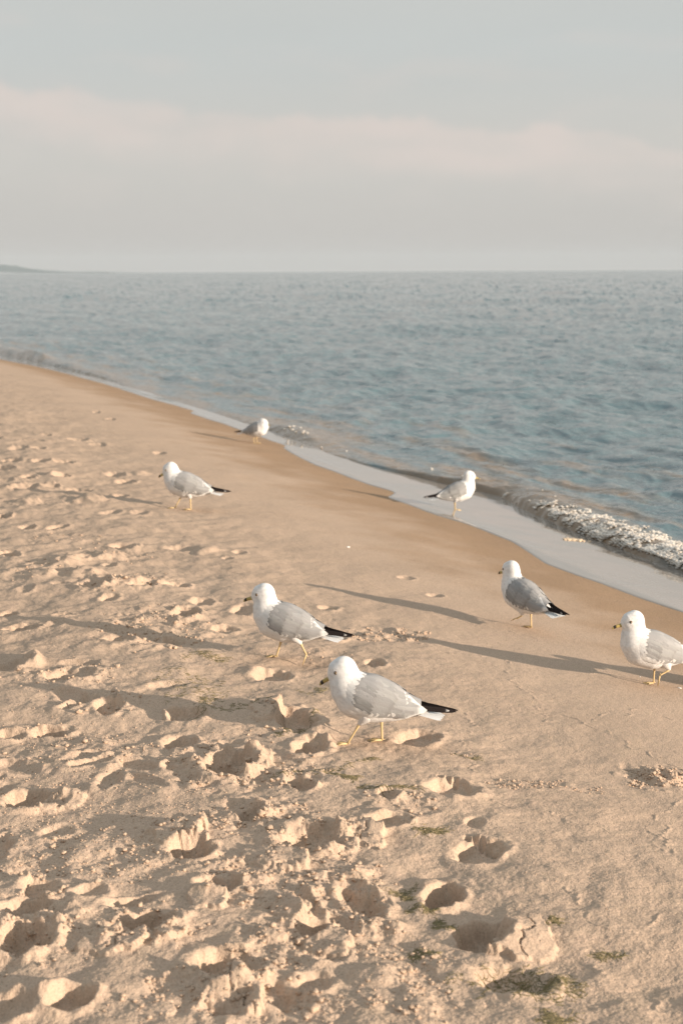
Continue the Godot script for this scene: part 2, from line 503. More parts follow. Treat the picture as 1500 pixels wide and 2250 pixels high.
var sea_rows := PackedFloat32Array()
var sea_cols := PackedFloat32Array()
var sea_v := PackedVector3Array()

func sea_height(x: float, D: float) -> float:
	var i := clampi(sea_rows.bsearch(D), 0, sea_rows.size() - 1)
	var j := clampi(sea_cols.bsearch(x / D), 0, sea_cols.size() - 1)
	return sea_v[i * sea_cols.size() + j].y

func ripple(waves: Array, x: float, D: float, cell: float) -> float:
	var cx := x * 0.945 + D * 0.399
	var cz := -x * 0.399 + D * 0.945
	var y := 0.0
	for q in range(2, waves.size() - 1):
		var w: Array = waves[q]
		var L: float = w[0]
		var keep := smoothstep(0.02, 0.25, L / cell)
		if keep <= 0.0:
			break
		var n: FastNoiseLite = w[2]
		var v := n.get_noise_2d(cx / L, cz / (L * 1.9))
		y += keep * w[1] * (1.0 - 2.0 * sqrt(v * v + 0.02) if L < 2.0 else v * 1.2)
	return y

func build_sea() -> void:
	var rows := PackedFloat32Array()
	var D := 4.5
	while D < 20500.0:
		rows.append(D)
		D += 0.55 * D * D / (1422.0 * 1.8) + 0.010
		if D > 60.0:
			D += 0.002 * D
	rows.append(24000.0)
	var cols := PackedFloat32Array()
	var s := 0.0006
	var half := PackedFloat32Array()
	while s < 0.285:
		half.append(s)
		s += 0.00125
	var step := 0.00125
	while s < 2.6:
		half.append(s)
		step *= 1.14
		s += step
	for k in range(half.size() - 1, -1, -1):
		cols.append(-half[k])
	cols.append_array(half)
	var nr := rows.size()
	var nc := cols.size()
	var V := PackedVector3Array()
	var N := PackedVector3Array()
	var C := PackedColorArray()
	var I := PackedInt32Array()
	V.resize(nr * nc); N.resize(nr * nc); C.resize(nr * nc)
	var waves := wave_set()
	var patch := noise(FastNoiseLite.TYPE_SIMPLEX_SMOOTH, 1.0, 3, 200)
	var deep := Vector3(0.100, 0.165, 0.186)
	var stirred := Vector3(0.215, 0.152, 0.098)
	for i in nr:
		var Dd := rows[i]
		var cell_d := (rows[mini(i + 1, nr - 1)] - rows[maxi(i - 1, 0)]) * 0.5
		var sl := shore_line(Dd)
		var wf := wave_front(Dd)
		for j in nc:
			var k := i * nc + j
			var x := cols[j] * Dd
			var o := (x - sl) * 0.945        # metres offshore
			var y := -0.25
			var col := deep
			if o > -0.5:
				var cell := maxf(0.00125 * Dd, cell_d * 0.5)
				if absf(cols[j]) > 0.285:
					cell = maxf(cell, absf(cols[j]) * Dd * 0.12)
				y = 0.0
				# crests run along the shore
				var cx := x * 0.945 + Dd * 0.399
				var cz := -x * 0.399 + Dd * 0.945
				for w in waves:
					var L: float = w[0]
					var keep := smoothstep(1.2, 2.8, L / cell)
					if keep <= 0.0:
						break
					var n: FastNoiseLite = w[2]
					var v := n.get_noise_2d(cx / L + 0.35 * patch.get_noise_2d(cx / L * 0.3, cz / L * 0.3), cz / (L * 1.9))
					v = 1.0 - 2.0 * sqrt(v * v + 0.02) if L < 2.0 else v * 1.2
					y += keep * w[1] * v * smoothstep(0.2, 1.0 + 1.5 * L, o) 
				# the small waves that run ashore
				var wv2 := patch.get_noise_2d(cz * 0.9, 9.0)
				var f1 := (x - wf) * 0.945 - 0.03 * wv2 - 0.02 * patch.get_noise_2d(cz * 4.0, 19.0)
				var strength := clampf(0.85 + 1.5 * patch.get_noise_2d(cz * 0.22, 40.0), 0.25, 1.35)
				var near_ := exp(-pow((Dd - 16.2) / 1.5, 2.0))
				strength *= 0.25 + 0.6 * smoothstep(12.5, 9.8, Dd) + 1.9 * near_ + 2.6 * exp(-pow((Dd - 31.0) / 4.0, 2.0))
				y += 0.036 * strength * exp(-pow(maxf(f1 - 0.12, 0.0) / 0.28, 2.0)) * smoothstep(-0.03, 0.17, f1)
				var f2 := f1 - 1.3 - 0.8 * patch.get_noise_2d(cz * 0.12, 70.0)
				y += 0.060 * clampf(0.4 + 2.0 * patch.get_noise_2d(cz * 0.25, 90.0), 0.0, 1.2) * exp(-pow(f2 / (0.22 if f2 < 0.0 else 0.5), 2.0))
				y = lerpf(-0.12, y, smoothstep(-0.10, 0.02, f1))
				# sand stirred up by the breaking waves
				var st := 0.62 + 1.4 * patch.get_noise_2d(cx * 2.4, cz * 0.45) - 0.42 * f1 + 0.45 * smoothstep(0.45, 0.1, f1) + 0.6 * near_ * smoothstep(0.9, 0.3, f1)
				col = deep.lerp(stirred, clampf(st, 0.0, 1.0))
			V[k] = Vector3(x, y, -Dd)
			C[k] = Color(col.x, col.y, col.z)
	var e := 0.04
	for i in nr:
		var Dd := rows[i]
		var far := smoothstep(9.0, 16.0, Dd)
		var wf := wave_front(Dd)
		var cell := maxf(0.00125 * Dd, (rows[mini(i + 1, nr - 1)] - rows[maxi(i - 1, 0)]) * 0.25)
		for j in nc:
			var k := i * nc + j
			var a := V[k - 1] if j > 0 else V[k]
			var b := V[k + 1] if j < nc - 1 else V[k]
			var c := V[k - nc] if i > 0 else V[k]
			var d := V[k + nc] if i < nr - 1 else V[k]
			var n := (b - a).cross(d - c).normalized()
			if n.y < 0.0:
				n = -n
			var off := cols[j] * Dd - wf
			var share := far * smoothstep(0.6, 2.5, off)
			if share > 0.0:      # farther out the rows stand wider apart than the ripples: take their slope where it is
				var x := cols[j] * Dd
				var h0 := ripple(waves, x, Dd, cell)
				var steep := (1.0 + 0.35 * smoothstep(25.0, 160.0, Dd)) / e
				var m := Vector3(-(ripple(waves, x + e, Dd, cell) - h0) * steep, 1.0, (ripple(waves, x, Dd + e, cell) - h0) * steep).normalized()
				n = n.lerp(m, share).normalized()
			N[k] = n
	for i in nr - 1:
		var sl2 := shore_line(rows[i]) - 0.5
		for j in nc - 1:
			var k := i * nc + j
			if cols[j + 1] * rows[i] < sl2 and cols[j + 1] * rows[i + 1] < sl2:
				continue
			I.append(k); I.append(k + nc); I.append(k + 1)
			I.append(k + 1); I.append(k + nc); I.append(k + nc + 1)
	sea_rows = rows
	sea_cols = cols
	sea_v = V
	var arr := []
	arr.resize(Mesh.ARRAY_MAX)
	arr[Mesh.ARRAY_VERTEX] = V
	arr[Mesh.ARRAY_NORMAL] = N
	arr[Mesh.ARRAY_COLOR] = C
	arr[Mesh.ARRAY_INDEX] = I
	var mesh := ArrayMesh.new()
	mesh.add_surface_from_arrays(Mesh.PRIMITIVE_TRIANGLES, arr)
	mesh.surface_set_material(0, mats.water)
	var o := MeshInstance3D.new()
	o.name = "sea_water"
	o.mesh = mesh
	add_child(o)
	tag(o, "grey blue rippled sea reaching to the horizon", "", "", "structure")
	print("sea done ", Time.get_ticks_msec(), " tris ", I.size() / 3)
	build_wash()

func build_wash() -> void:     # the thin sheet of water running back down the sand
	var st := SurfaceTool.new()
	st.begin(Mesh.PRIMITIVE_TRIANGLES)
	st.set_smooth_group(0)
	var D := 4.0
	var prev: Array = []
	while D < 60.0:
		var se := swash_edge(D)
		var sl := shore_line(D)
		var row := []
		for k in 26:
			var t := float(k) / 25.0
			var x := se + t * t * (sl + 1.6 - se)
			var h := base_height(x, D)
			var i := clampi(gd.bsearch(D), 1, NR - 1)
			h = sand_height(x, D) if absf(x / D) < 0.79 and D < 57.0 and i > 1 else h
			row.append(Vector3(x, h + lerpf(-0.0005, 0.0045, smoothstep(0.0, 0.12, t)), -D))
		if prev:
			for k in 25:
				for v in [prev[k], row[k], prev[k + 1], prev[k + 1], row[k], row[k + 1]]:
					st.add_vertex(v)
		prev = row
		D += 0.012 + 0.0007 * D * D
	st.index()
	st.generate_normals()
	st.set_material(mats.wash)
	var o := MeshInstance3D.new()
	o.name = "wash_water"
	o.mesh = st.commit()
	add_child(o)
	tag(o, "thin smooth sheet of wash water on the wet sand", "", "", "structure")

# ---------------------------------------------------------------- materials
func grain_image(size: int, seed_: int, lo: float, hi: float, specks: int) -> Image:
	var r := RandomNumberGenerator.new()
	r.seed = seed_
	var a := PackedFloat32Array()
	a.resize(size * size)
	for k in a.size():
		a[k] = r.randf()
	# sums of grains of a few sizes, wrapped so that it tiles
	var b := PackedByteArray()
	b.resize(size * size * 3)
	for y in size:
		for x in size:
			var v := 0.22 * a[y * size + x]
			v += 0.35 * a[((y / 2) * 2 * size + (x / 2) * 2 + 7919) % (size * size)]
			v += 0.43 * a[((y / 4) * 4 * size + (x / 4) * 4 + 104729) % (size * size)]
			var c := clampi(int(255.0 * lerpf(lo, hi, v)), 0, 255)
			var k := (y * size + x) * 3
			b[k] = c; b[k + 1] = c; b[k + 2] = c
	for k in specks:
		var x := r.randi() % size
		var y := r.randi() % size
		var t := r.randf_range(0.45, 0.8)
		for dy in 2:
			for dx in 1 + r.randi() % 3:
				var q := (((y + dy) % size) * size + (x + dx) % size) * 3
				b[q] = int(b[q] * t); b[q + 1] = int(b[q + 1] * t); b[q + 2] = int(b[q + 2] * t)
	return Image.create_from_data(size, size, false, Image.FORMAT_RGB8, b)

func ripple_texture() -> NoiseTexture2D:
	var t := NoiseTexture2D.new()
	t.width = 512
	t.height = 512
	t.seamless = true
	t.as_normal_map = true
	t.bump_strength = 6.0
	t.noise = noise(FastNoiseLite.TYPE_SIMPLEX_SMOOTH, 0.018, 4, 400)
	return t

func make_materials() -> void:
	var sand := StandardMaterial3D.new()
	sand.vertex_color_use_as_albedo = true
	sand.roughness = 0.95
	sand.metallic_specular = 0.2
	sand.uv1_triplanar = true
	sand.uv1_world_triplanar = true
	sand.uv1_scale = Vector3(1.1, 1.1, 1.1)
	sand.albedo_texture = ImageTexture.create_from_image(grain_image(1024, 5, 0.78, 1.09, 3600))
	sand.heightmap_enabled = true
	sand.heightmap_texture = ImageTexture.create_from_image(grain_image(1024, 6, 0.0, 1.0, 0))
	sand.heightmap_scale = 0.20
	mats.sand = sand
	var water := StandardMaterial3D.new()
	water.vertex_color_use_as_albedo = true
	water.roughness = 0.10
	water.metallic_specular = 0.5
	water.uv1_triplanar = true
	water.uv1_world_triplanar = true
	water.uv1_scale = Vector3(0.45, 0.45, 0.45)
	water.normal_enabled = true
	water.normal_texture = ripple_texture()
	water.normal_scale = 0.75
	mats.water = water
	var wash := StandardMaterial3D.new()
	wash.albedo_color = Color(0.30, 0.265, 0.232).linear_to_srgb()
	wash.roughness = 0.06
	wash.metallic_specular = 0.5
	mats.wash = wash
	var foam := StandardMaterial3D.new()
	foam.vertex_color_use_as_albedo = true
	foam.roughness = 0.6
	foam.albedo_color = Color(0.80, 0.77, 0.73).linear_to_srgb()
	mats.foam = foam
	var clod := StandardMaterial3D.new()
	clod.albedo_color = Color(0.55, 0.41, 0.306).linear_to_srgb()
	clod.roughness = 0.95
	clod.metallic_specular = 0.2
	clod.uv1_triplanar = true
	clod.uv1_world_triplanar = true
	clod.uv1_scale = Vector3(1.1, 1.1, 1.1)
	clod.albedo_texture = sand.albedo_texture
	mats.clod = clod
	var weed := StandardMaterial3D.new()
	weed.vertex_color_use_as_albedo = true
	weed.roughness = 0.7
	mats.weed = weed
	var land := StandardMaterial3D.new()
	land.albedo_color = Color(0.11, 0.135, 0.14).linear_to_srgb()
	land.roughness = 1.0
	mats.land = land
	var plumage := StandardMaterial3D.new()
	plumage.vertex_color_use_as_albedo = true
	plumage.roughness = 0.85
	plumage.metallic_specular = 0.25
	plumage.uv1_triplanar = true
	plumage.uv1_scale = Vector3(14.0, 30.0, 30.0)
	plumage.heightmap_enabled = true
	var down := NoiseTexture2D.new()
	down.width = 256
	down.height = 256
	down.seamless = true
	down.noise = noise(FastNoiseLite.TYPE_SIMPLEX_SMOOTH, 0.05, 3, 410)
	plumage.heightmap_texture = down
	plumage.heightmap_scale = 0.12
	mats.plumage = plumage
	var skin := StandardMaterial3D.new()
	skin.albedo_color = Color(0.56, 0.42, 0.22).linear_to_srgb()
	skin.roughness = 0.55
	mats.skin = skin
	var horn := StandardMaterial3D.new()
	horn.albedo_color = Color(0.36, 0.275, 0.095).linear_to_srgb()
	horn.roughness = 0.4
	mats.horn = horn
	var black := StandardMaterial3D.new()
	black.albedo_color = Color(0.018, 0.015, 0.013).linear_to_srgb()
	black.roughness = 0.35
	mats.black = black
	var iris := StandardMaterial3D.new()
	iris.albedo_color = Color(0.50, 0.43, 0.26).linear_to_srgb()
	iris.roughness = 0.15
	mats.iris = iris
	var lid := StandardMaterial3D.new()
	lid.albedo_color = Color(0.10, 0.055, 0.03).linear_to_srgb()
	lid.roughness = 0.6
	mats.lid = lid
	var shell := StandardMaterial3D.new()
	shell.albedo_color = Color(0.75, 0.72, 0.68).linear_to_srgb()
	shell.roughness = 0.5
	mats.shell = shell

# ---------------------------------------------------------------- sky
func make_sky() -> PanoramaSkyMaterial:
	var w := 2048
	var h := 1024
	var im := Image.create(w, h, false, Image.FORMAT_RGBF)
	var n1 := noise(FastNoiseLite.TYPE_SIMPLEX_SMOOTH, 1.0, 4, 900)
	var data := PackedFloat32Array()
	data.resize(w * h * 3)
	var hor := Vector3(0.300, 0.283, 0.268)
	var low := Vector3(0.341, 0.330, 0.310)
	var mid := Vector3(0.321, 0.334, 0.328)
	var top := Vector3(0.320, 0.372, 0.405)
	var cloud := Vector3(0.404, 0.358, 0.332)
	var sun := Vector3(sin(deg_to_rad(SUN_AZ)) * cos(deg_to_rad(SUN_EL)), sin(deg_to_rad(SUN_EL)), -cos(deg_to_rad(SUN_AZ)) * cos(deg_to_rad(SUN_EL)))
	for y in h:
		var el := 90.0 - (y + 0.5) / h * 180.0
		var c := hor
		if el > 0.0:
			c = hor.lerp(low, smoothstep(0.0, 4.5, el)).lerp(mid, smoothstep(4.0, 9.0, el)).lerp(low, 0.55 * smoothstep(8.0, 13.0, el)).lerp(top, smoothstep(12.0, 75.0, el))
		for x in w:
			var az := wrapf((x + 0.5) / w * TAU, -PI, PI)      # column 0 looks along -z
			var k := (y * w + x) * 3
			var cc := c
			if el > -1.0:
				var dir := Vector3(sin(az) * cos(deg_to_rad(el)), sin(deg_to_rad(el)), -cos(az) * cos(deg_to_rad(el)))
				if el < 24.0:
					var q := Vector3(sin(az) * 6.0, el * 0.55, cos(az) * 6.0)
					var v := n1.get_noise_3d(q.x * 1.3, q.y, q.z * 1.3)
					# the long bank of cloud, higher towards the left
					var top_ := 5.9 - 4.4 * sin(az) + 0.6 * n1.get_noise_3d(q.x * 0.9, 7.0, q.z * 0.9) + 0.55 * n1.get_noise_3d(q.x * 4.0, 9.0 + el * 0.5, q.z * 4.0)
					var a := smoothstep(top_ + 0.04, top_ - 0.20, el) * smoothstep(top_ - 2.9, top_ - 0.9, el) * clampf(0.75 + 0.9 * v, 0.25, 1.0)
					a = maxf(a, 0.22 * smoothstep(0.05, 0.6, v) * smoothstep(1.5, 4.0, el))
					cc = cc.lerp(cloud, a * 0.85)
					cc *= 1.0 + 0.02 * n1.get_noise_3d(q.x * 0.5, q.y * 0.6 + 30.0, q.z * 0.5)
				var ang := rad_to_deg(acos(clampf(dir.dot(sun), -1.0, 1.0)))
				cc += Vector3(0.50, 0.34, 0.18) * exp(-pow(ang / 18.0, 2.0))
			data[k] = cc.x; data[k + 1] = cc.y; data[k + 2] = cc.z
	im.set_data(w, h, false, Image.FORMAT_RGBF, data.to_byte_array())
	var m := PanoramaSkyMaterial.new()
	m.panorama = ImageTexture.create_from_image(im)
	return m

# ---------------------------------------------------------------- gulls
var prim_a: Array[Vector3] = []
var prim_b: Array[Vector3] = []      # b - a
var prim_l := PackedFloat32Array()   # squared length
var prim_r := PackedFloat32Array()
var prim_q := PackedFloat32Array()   # second radius minus first
const FLAT := 1.18                   # bodies are narrower than deep

func cone(a: Vector3, ra: float, b: Vector3, rb: float) -> void:
	prim_a.append(a)
	prim_b.append(b - a)
	prim_l.append(maxf((b - a).length_squared(), 1e-8))
	prim_r.append(ra)
	prim_q.append(rb - ra)

func sdf(p: Vector3) -> float:
	p.z = absf(p.z) * FLAT
	var d := 1.0
	for k in prim_a.size():
		var pa := p - prim_a[k]
		var b := prim_b[k]
		var t := clampf(pa.dot(b) / prim_l[k], 0.0, 1.0)
		var e := (pa - b * t).length() - prim_r[k] - prim_q[k] * t
		var h := maxf(0.016 - absf(d - e), 0.0) / 0.016
		d = minf(d, e) - h * h * 0.004
	return d

func grad(p: Vector3) -> Vector3:
	var e := 0.0012
	return Vector3(sdf(p + Vector3(e, 0, 0)) - sdf(p - Vector3(e, 0, 0)), sdf(p + Vector3(0, e, 0)) - sdf(p - Vector3(0, e, 0)), sdf(p + Vector3(0, 0, e)) - sdf(p - Vector3(0, 0, e))).normalized()

# variant: where the head is carried and how far it looks down
func gull_shape(head: Vector2, neck: float) -> void:
	prim_a.clear(); prim_b.clear(); prim_l.clear(); prim_r.clear(); prim_q.clear()
	var base := Vector2(0.090, 0.176)
	var c1 := base.lerp(head, 0.38) + Vector2(0.003, 0.0)
	var c2 := base.lerp(head, 0.72) + Vector2(0.0, 0.0)
	var chain := [[-0.150, 0.108, 0.009], [-0.110, 0.113, 0.021], [-0.070, 0.122, 0.040], [-0.030, 0.133, 0.058], [0.020, 0.143, 0.071], [0.066, 0.156, 0.069], [base.x, base.y + 0.004, 0.056],
			[c1.x, c1.y, lerpf(0.0455, 0.054, neck)], [c2.x, c2.y, lerpf(0.0365, 0.045, neck)], [head.x - 0.002, head.y, 0.0340]]
	for k in chain.size() - 1:
		var a: Array = chain[k]
		var b: Array = chain[k + 1]
		cone(Vector3(a[0], a[1], 0), a[2], Vector3(b[0], b[1], 0), b[2])

func add_head(head: Vector2, down: float) -> void:
	var f := Vector2(cos(down), -sin(down))
	var up := Vector2(sin(down), cos(down))
	var q := head + f * 0.021 - up * 0.0025
	var e := head + f * 0.041 - up * 0.0090
	cone(Vector3(head.x - 0.002, head.y, 0), 0.0340, Vector3(q.x, q.y, 0), 0.0300)
	cone(Vector3(q.x, q.y, 0), 0.0300, Vector3(e.x, e.y, 0), 0.0105)

func body_arrays() -> Array:      # surface nets over the field, both halves
	var h := 0.0046
	var lo := Vector3(-0.166, 0.055, 0.0)
	var nx := 76
	var ny := 58
	var K := 16
	var nz := 2 * K + 1
	var val := PackedFloat32Array()
	val.resize(nx * ny * nz)
	for x in nx:
		for y in ny:
			var z := 0
			while z <= K:
				var v := sdf(lo + Vector3(x, y, z) * h)
				val[(x * ny + y) * nz + K + z] = v
				val[(x * ny + y) * nz + K - z] = v
				# far from the surface the next nodes need no look
				var skip := int((absf(v) - 0.012) / (h * FLAT * 1.3))
				while skip > 0 and z < K:
					z += 1
					skip -= 1
					val[(x * ny + y) * nz + K + z] = v
					val[(x * ny + y) * nz + K - z] = v
				z += 1
	var at := {}
	var V := PackedVector3Array()
	var I := PackedInt32Array()
	var sx := ny * nz
	var sy := nz
	for x in nx - 1:
		for y in ny - 1:
			for z in nz - 1:
				var o := x * sx + y * sy + z
				var c := [val[o], val[o + sx], val[o + sy], val[o + sx + sy], val[o + 1], val[o + sx + 1], val[o + sy + 1], val[o + sx + sy + 1]]
				var n := 0
				for q in 8:
					n += int(c[q] < 0.0)
				if n == 0 or n == 8:
					continue
				var s := Vector3.ZERO
				var m := 0
				for e in [[0, 1], [2, 3], [4, 5], [6, 7], [0, 2], [1, 3], [4, 6], [5, 7], [0, 4], [1, 5], [2, 6], [3, 7]]:
					var a: float = c[e[0]]
					var b: float = c[e[1]]
					if (a < 0.0) != (b < 0.0):
						var t := a / (a - b)
						var pa := Vector3(e[0] & 1, (e[0] >> 1) & 1, e[0] >> 2)
						var pb := Vector3(e[1] & 1, (e[1] >> 1) & 1, e[1] >> 2)
						s += pa.lerp(pb, t)
						m += 1
				at[o] = V.size()
				V.append(lo + (Vector3(x, y, z - K) + s / m) * h)
	for x in range(1, nx - 1):
		for y in range(1, ny - 1):
			for z in range(1, nz - 1):
				var o := x * sx + y * sy + z
				var v := val[o]
				for axis in 3:
					var st: int = [sx, sy, 1][axis]
					var w := val[o + st]
					if (v < 0.0) == (w < 0.0):
						continue
					var p: int = [sy, 1, sx][axis]
					var q: int = [1, sx, sy][axis]
					var a: int = at.get(o, -1)
					var b: int = at.get(o - p, -1)
					var c: int = at.get(o - p - q, -1)
					var d: int = at.get(o - q, -1)
					if a < 0 or b < 0 or c < 0 or d < 0:
						continue
					var f := [a, b, c, a, c, d] if v < 0.0 else [a, c, b, a, d, c]
					I.append_array(PackedInt32Array(f))
	var N := PackedVector3Array()
	var C := PackedColorArray()
	var mott := noise(FastNoiseLite.TYPE_SIMPLEX_SMOOTH, 55.0, 3, 77)
	for k in V.size():
		var g := grad(V[k])
		V[k] -= g * sdf(V[k])
		g = grad(V[k])
		V[k] -= g * sdf(V[k])
		N.append(g)
		var dust := clampf(0.5 + 1.3 * mott.get_noise_3d(V[k].x, V[k].y * 1.6, V[k].z), 0.0, 1.0)
		C.append(Color(0.72, 0.715, 0.71).lerp(Color(0.58, 0.57, 0.56), dust * dust * 0.8))
	# front faces run clockwise
	for k in range(0, I.size(), 3):
		var n := (V[I[k + 1]] - V[I[k]]).cross(V[I[k + 2]] - V[I[k]])
		if n.dot(N[I[k]]) > 0.0:
			var t := I[k + 1]
			I[k + 1] = I[k + 2]
			I[k + 2] = t
	var arr := []
	arr.resize(Mesh.ARRAY_MAX)
	arr[Mesh.ARRAY_VERTEX] = V
	arr[Mesh.ARRAY_NORMAL] = N
	arr[Mesh.ARRAY_COLOR] = C
	arr[Mesh.ARRAY_INDEX] = I
	return arr

# --- the folded wing: a surface over x (front to back) and an angle down from the back
const WING := [[0.115, 0.200, 0.165, 0.040], [0.085, 0.222, 0.135, 0.056], [0.060, 0.227, 0.117, 0.063], [0.020, 0.219, 0.102, 0.066], [-0.030, 0.198, 0.097, 0.061], [-0.070, 0.176, 0.096, 0.049],
		[-0.110, 0.155, 0.097, 0.035], [-0.150, 0.139, 0.099, 0.024], [-0.200, 0.126, 0.101, 0.016], [-0.290, 0.108, 0.100, 0.008]]
const WU := 56
const WP := 20
const PHI := 2.0
var wing_p := PackedVector3Array()
var wing_n := PackedVector3Array()

func wing_table(x: float) -> Vector3:
	for k in WING.size() - 1:
		if x >= WING[k + 1][0] or k == WING.size() - 2:
			var t: float = clampf((WING[k][0] - x) / (WING[k][0] - WING[k + 1][0]), 0.0, 1.0)
			var a: Array = WING[k]
			var b: Array = WING[k + 1]
			var a0: Array = WING[maxi(k - 1, 0)]
			var b1: Array = WING[mini(k + 2, WING.size() - 1)]
			return Vector3(cubic_interpolate(a[1], b[1], a0[1], b1[1], t), cubic_interpolate(a[2], b[2], a0[2], b1[2], t), cubic_interpolate(a[3], b[3], a0[3], b1[3], t))
	return Vector3.ZERO

func make_wing_field() -> void:
	wing_p.resize((WU + 1) * (WP + 1))
	wing_n.resize((WU + 1) * (WP + 1))
	for i in WU + 1:
		var x := lerpf(0.110, -0.285, float(i) / WU)
		var w := wing_table(x)
		var H := (w.x - w.y) / (1.0 - cos(PHI))
		for j in WP + 1:
			var phi := PHI * j / WP
			var p := Vector3(x, w.x - H + H * cos(phi), w.z * sin(phi))
			var hug := smoothstep(-0.085, -0.02, x)
			for k in 3:
				var s := sdf(p) - 0.004
				if s < 0.0 or hug > 0.0:
					p -= grad(p) * s * (1.0 if s < 0.0 else hug)
			wing_p[i * (WP + 1) + j] = p
	for i in WU + 1:
		for j in WP + 1:
			var a := wing_p[maxi(i - 1, 0) * (WP + 1) + j]
			var b := wing_p[mini(i + 1, WU) * (WP + 1) + j]
			var c := wing_p[i * (WP + 1) + maxi(j - 1, 0)]
			var d := wing_p[i * (WP + 1) + mini(j + 1, WP)]
			var n := (b - a).cross(d - c).normalized()
			if j == 0:
				n.z = maxf(n.z, 0.0)
			if n.dot(Vector3(0, 0.3, 1)) < 0.0:
				n = -n
			wing_n[i * (WP + 1) + j] = n

func wing_at(x: float, phi: float) -> Array:
	var u := clampf((0.110 - x) / 0.395 * WU, 0.0, WU - 0.001)
	var v := clampf(phi / PHI * WP, 0.0, WP - 0.001)
	var i := int(u)
	var j := int(v)
	var k := i * (WP + 1) + j
	var tu := u - i
	var tv := v - j
	var p := wing_p[k].lerp(wing_p[k + WP + 1], tu).lerp(wing_p[k + 1].lerp(wing_p[k + WP + 2], tu), tv)
	var n := wing_n[k].lerp(wing_n[k + WP + 1], tu).lerp(wing_n[k + 1].lerp(wing_n[k + WP + 2], tu), tv).normalized()
	var t := (wing_p[k + 1] - wing_p[k]).lerp(wing_p[k + WP + 2] - wing_p[k + WP + 1], tu).normalized()
	return [p, n, t]

func sheet(P: PackedVector3Array, C: PackedColorArray, rows: int, cols: int, side: float) -> ArrayMesh:
	var st := SurfaceTool.new()
	st.begin(Mesh.PRIMITIVE_TRIANGLES)
	st.set_smooth_group(0)
	for k in P.size():
		st.set_color(C[k])
		st.add_vertex(Vector3(P[k].x, P[k].y, P[k].z * side))
	for i in rows - 1:
		for j in cols - 1:
			var k := i * cols + j
			var q := [k, k + 1, k + cols, k + 1, k + cols + 1, k + cols]
			if side < 0.0:
				q = [k, k + cols, k + 1, k + 1, k + cols, k + cols + 1]
			for v in q:
				st.add_index(v)
	st.generate_normals()
	st.set_material(mats.plumage)
	return st.commit()

func wing_shell(side: float, grey: Color) -> ArrayMesh:
	var P := PackedVector3Array()
	var C := PackedColorArray()
	for i in 27:
		var a := i / 26.0
		for j in 21:
			var phi := PHI * j / 20.0
			var front := 0.054 + 0.040 * sin(minf(phi * 1.15, PI * 0.6))
			var x := lerpf(front, -0.135, a)
			var w := wing_at(x, phi)
			var off := lerpf(-0.009, 0.0, smoothstep(0.0, 0.16, a)) + 0.0015 * sin(PI * clampf((a - 0.05) * 1.6, 0.0, 1.0))
			if phi > 1.75:
				off -= 0.006 * (phi - 1.75) / 0.25
			P.append(w[0] + w[1] * off)
			C.append(grey)
	return sheet(P, C, 27, 21, side)

# a feather lying on the wing; shade of its tip from "tip" on
func feather(x0: float, p0: float, x1: float, p1: float, w: float, lift0: float, lift1: float, c: Color, ct: Color, tip: float, side: float, point := 0.75) -> ArrayMesh:
	var P := PackedVector3Array()
	var C := PackedColorArray()
	for i in 11:
		var s := i / 10.0
		var wt := lerpf(0.55, 1.0, smoothstep(0.0, 0.45, s))
		if s > point:
			var e := (s - point) / (1.0 - point)
			wt *= sqrt(maxf(0.0, 1.0 - e * e * 0.985))
		var x := lerpf(x0, x1, s)
		var phi := lerpf(p0, p1, s)
		var f := wing_at(x, phi)
		var r := (0.05 if x > -0.06 else 0.03) * (0.45 if phi < 0.6 else 1.0)
		for j in 5:
			var q := (j - 2) / 2.0
			var off: float = lerpf(lift0, lift1, s) - w * w * wt * wt * q * q / (2.0 * r) - 0.0007 * q
			P.append(f[0] + f[2] * (w * wt * q) + f[1] * off)
			C.append(ct if s >= tip else c)
	return sheet(P, C, 11, 5, side)

func blade(a: Vector3, b: Vector3, across: Vector3, w: float, c: Color) -> ArrayMesh:
	var P := PackedVector3Array()
	var C := PackedColorArray()
	for i in 9:
		var s := i / 8.0
		var wt := lerpf(0.6, 1.0, s)
		if s > 0.86:
			wt *= sqrt(1.0 - pow((s - 0.86) / 0.14, 2.0) * 0.75)
		for j in 5:
			var q := (j - 2) / 2.0
			P.append(a.lerp(b, s) + across * (w * wt * q) - Vector3(0, 0.0012 * q * q, 0))
			C.append(c)
	return sheet(P, C, 9, 5, 1.0)

func tube(st: SurfaceTool, pts: Array, radii: Array, sides := 8) -> void:
	var rings := []
	for k in pts.size():
		var d: Vector3 = (pts[mini(k + 1, pts.size() - 1)] - pts[maxi(k - 1, 0)]).normalized()
		var u := d.cross(Vector3(0.13, 0.21, 0.97)).normalized()
		var v := d.cross(u)
		var ring := []
		for q in sides:
			var a := TAU * q / sides
			ring.append(pts[k] + (u * cos(a) + v * sin(a)) * radii[k])
		rings.append(ring)
	for k in rings.size() - 1:
		for q in sides:
			var r := (q + 1) % sides
			for p in [rings[k][q], rings[k + 1][q], rings[k][r], rings[k][r], rings[k + 1][q], rings[k + 1][r]]:
				st.add_vertex(p)
	for e in [0, rings.size() - 1]:
		for q in sides:
			var r := (q + 1) % sides
			var f := [pts[e], rings[e][q], rings[e][r]] if e == 0 else [pts[e], rings[e][r], rings[e][q]]
			for p in f:
				st.add_vertex(p)

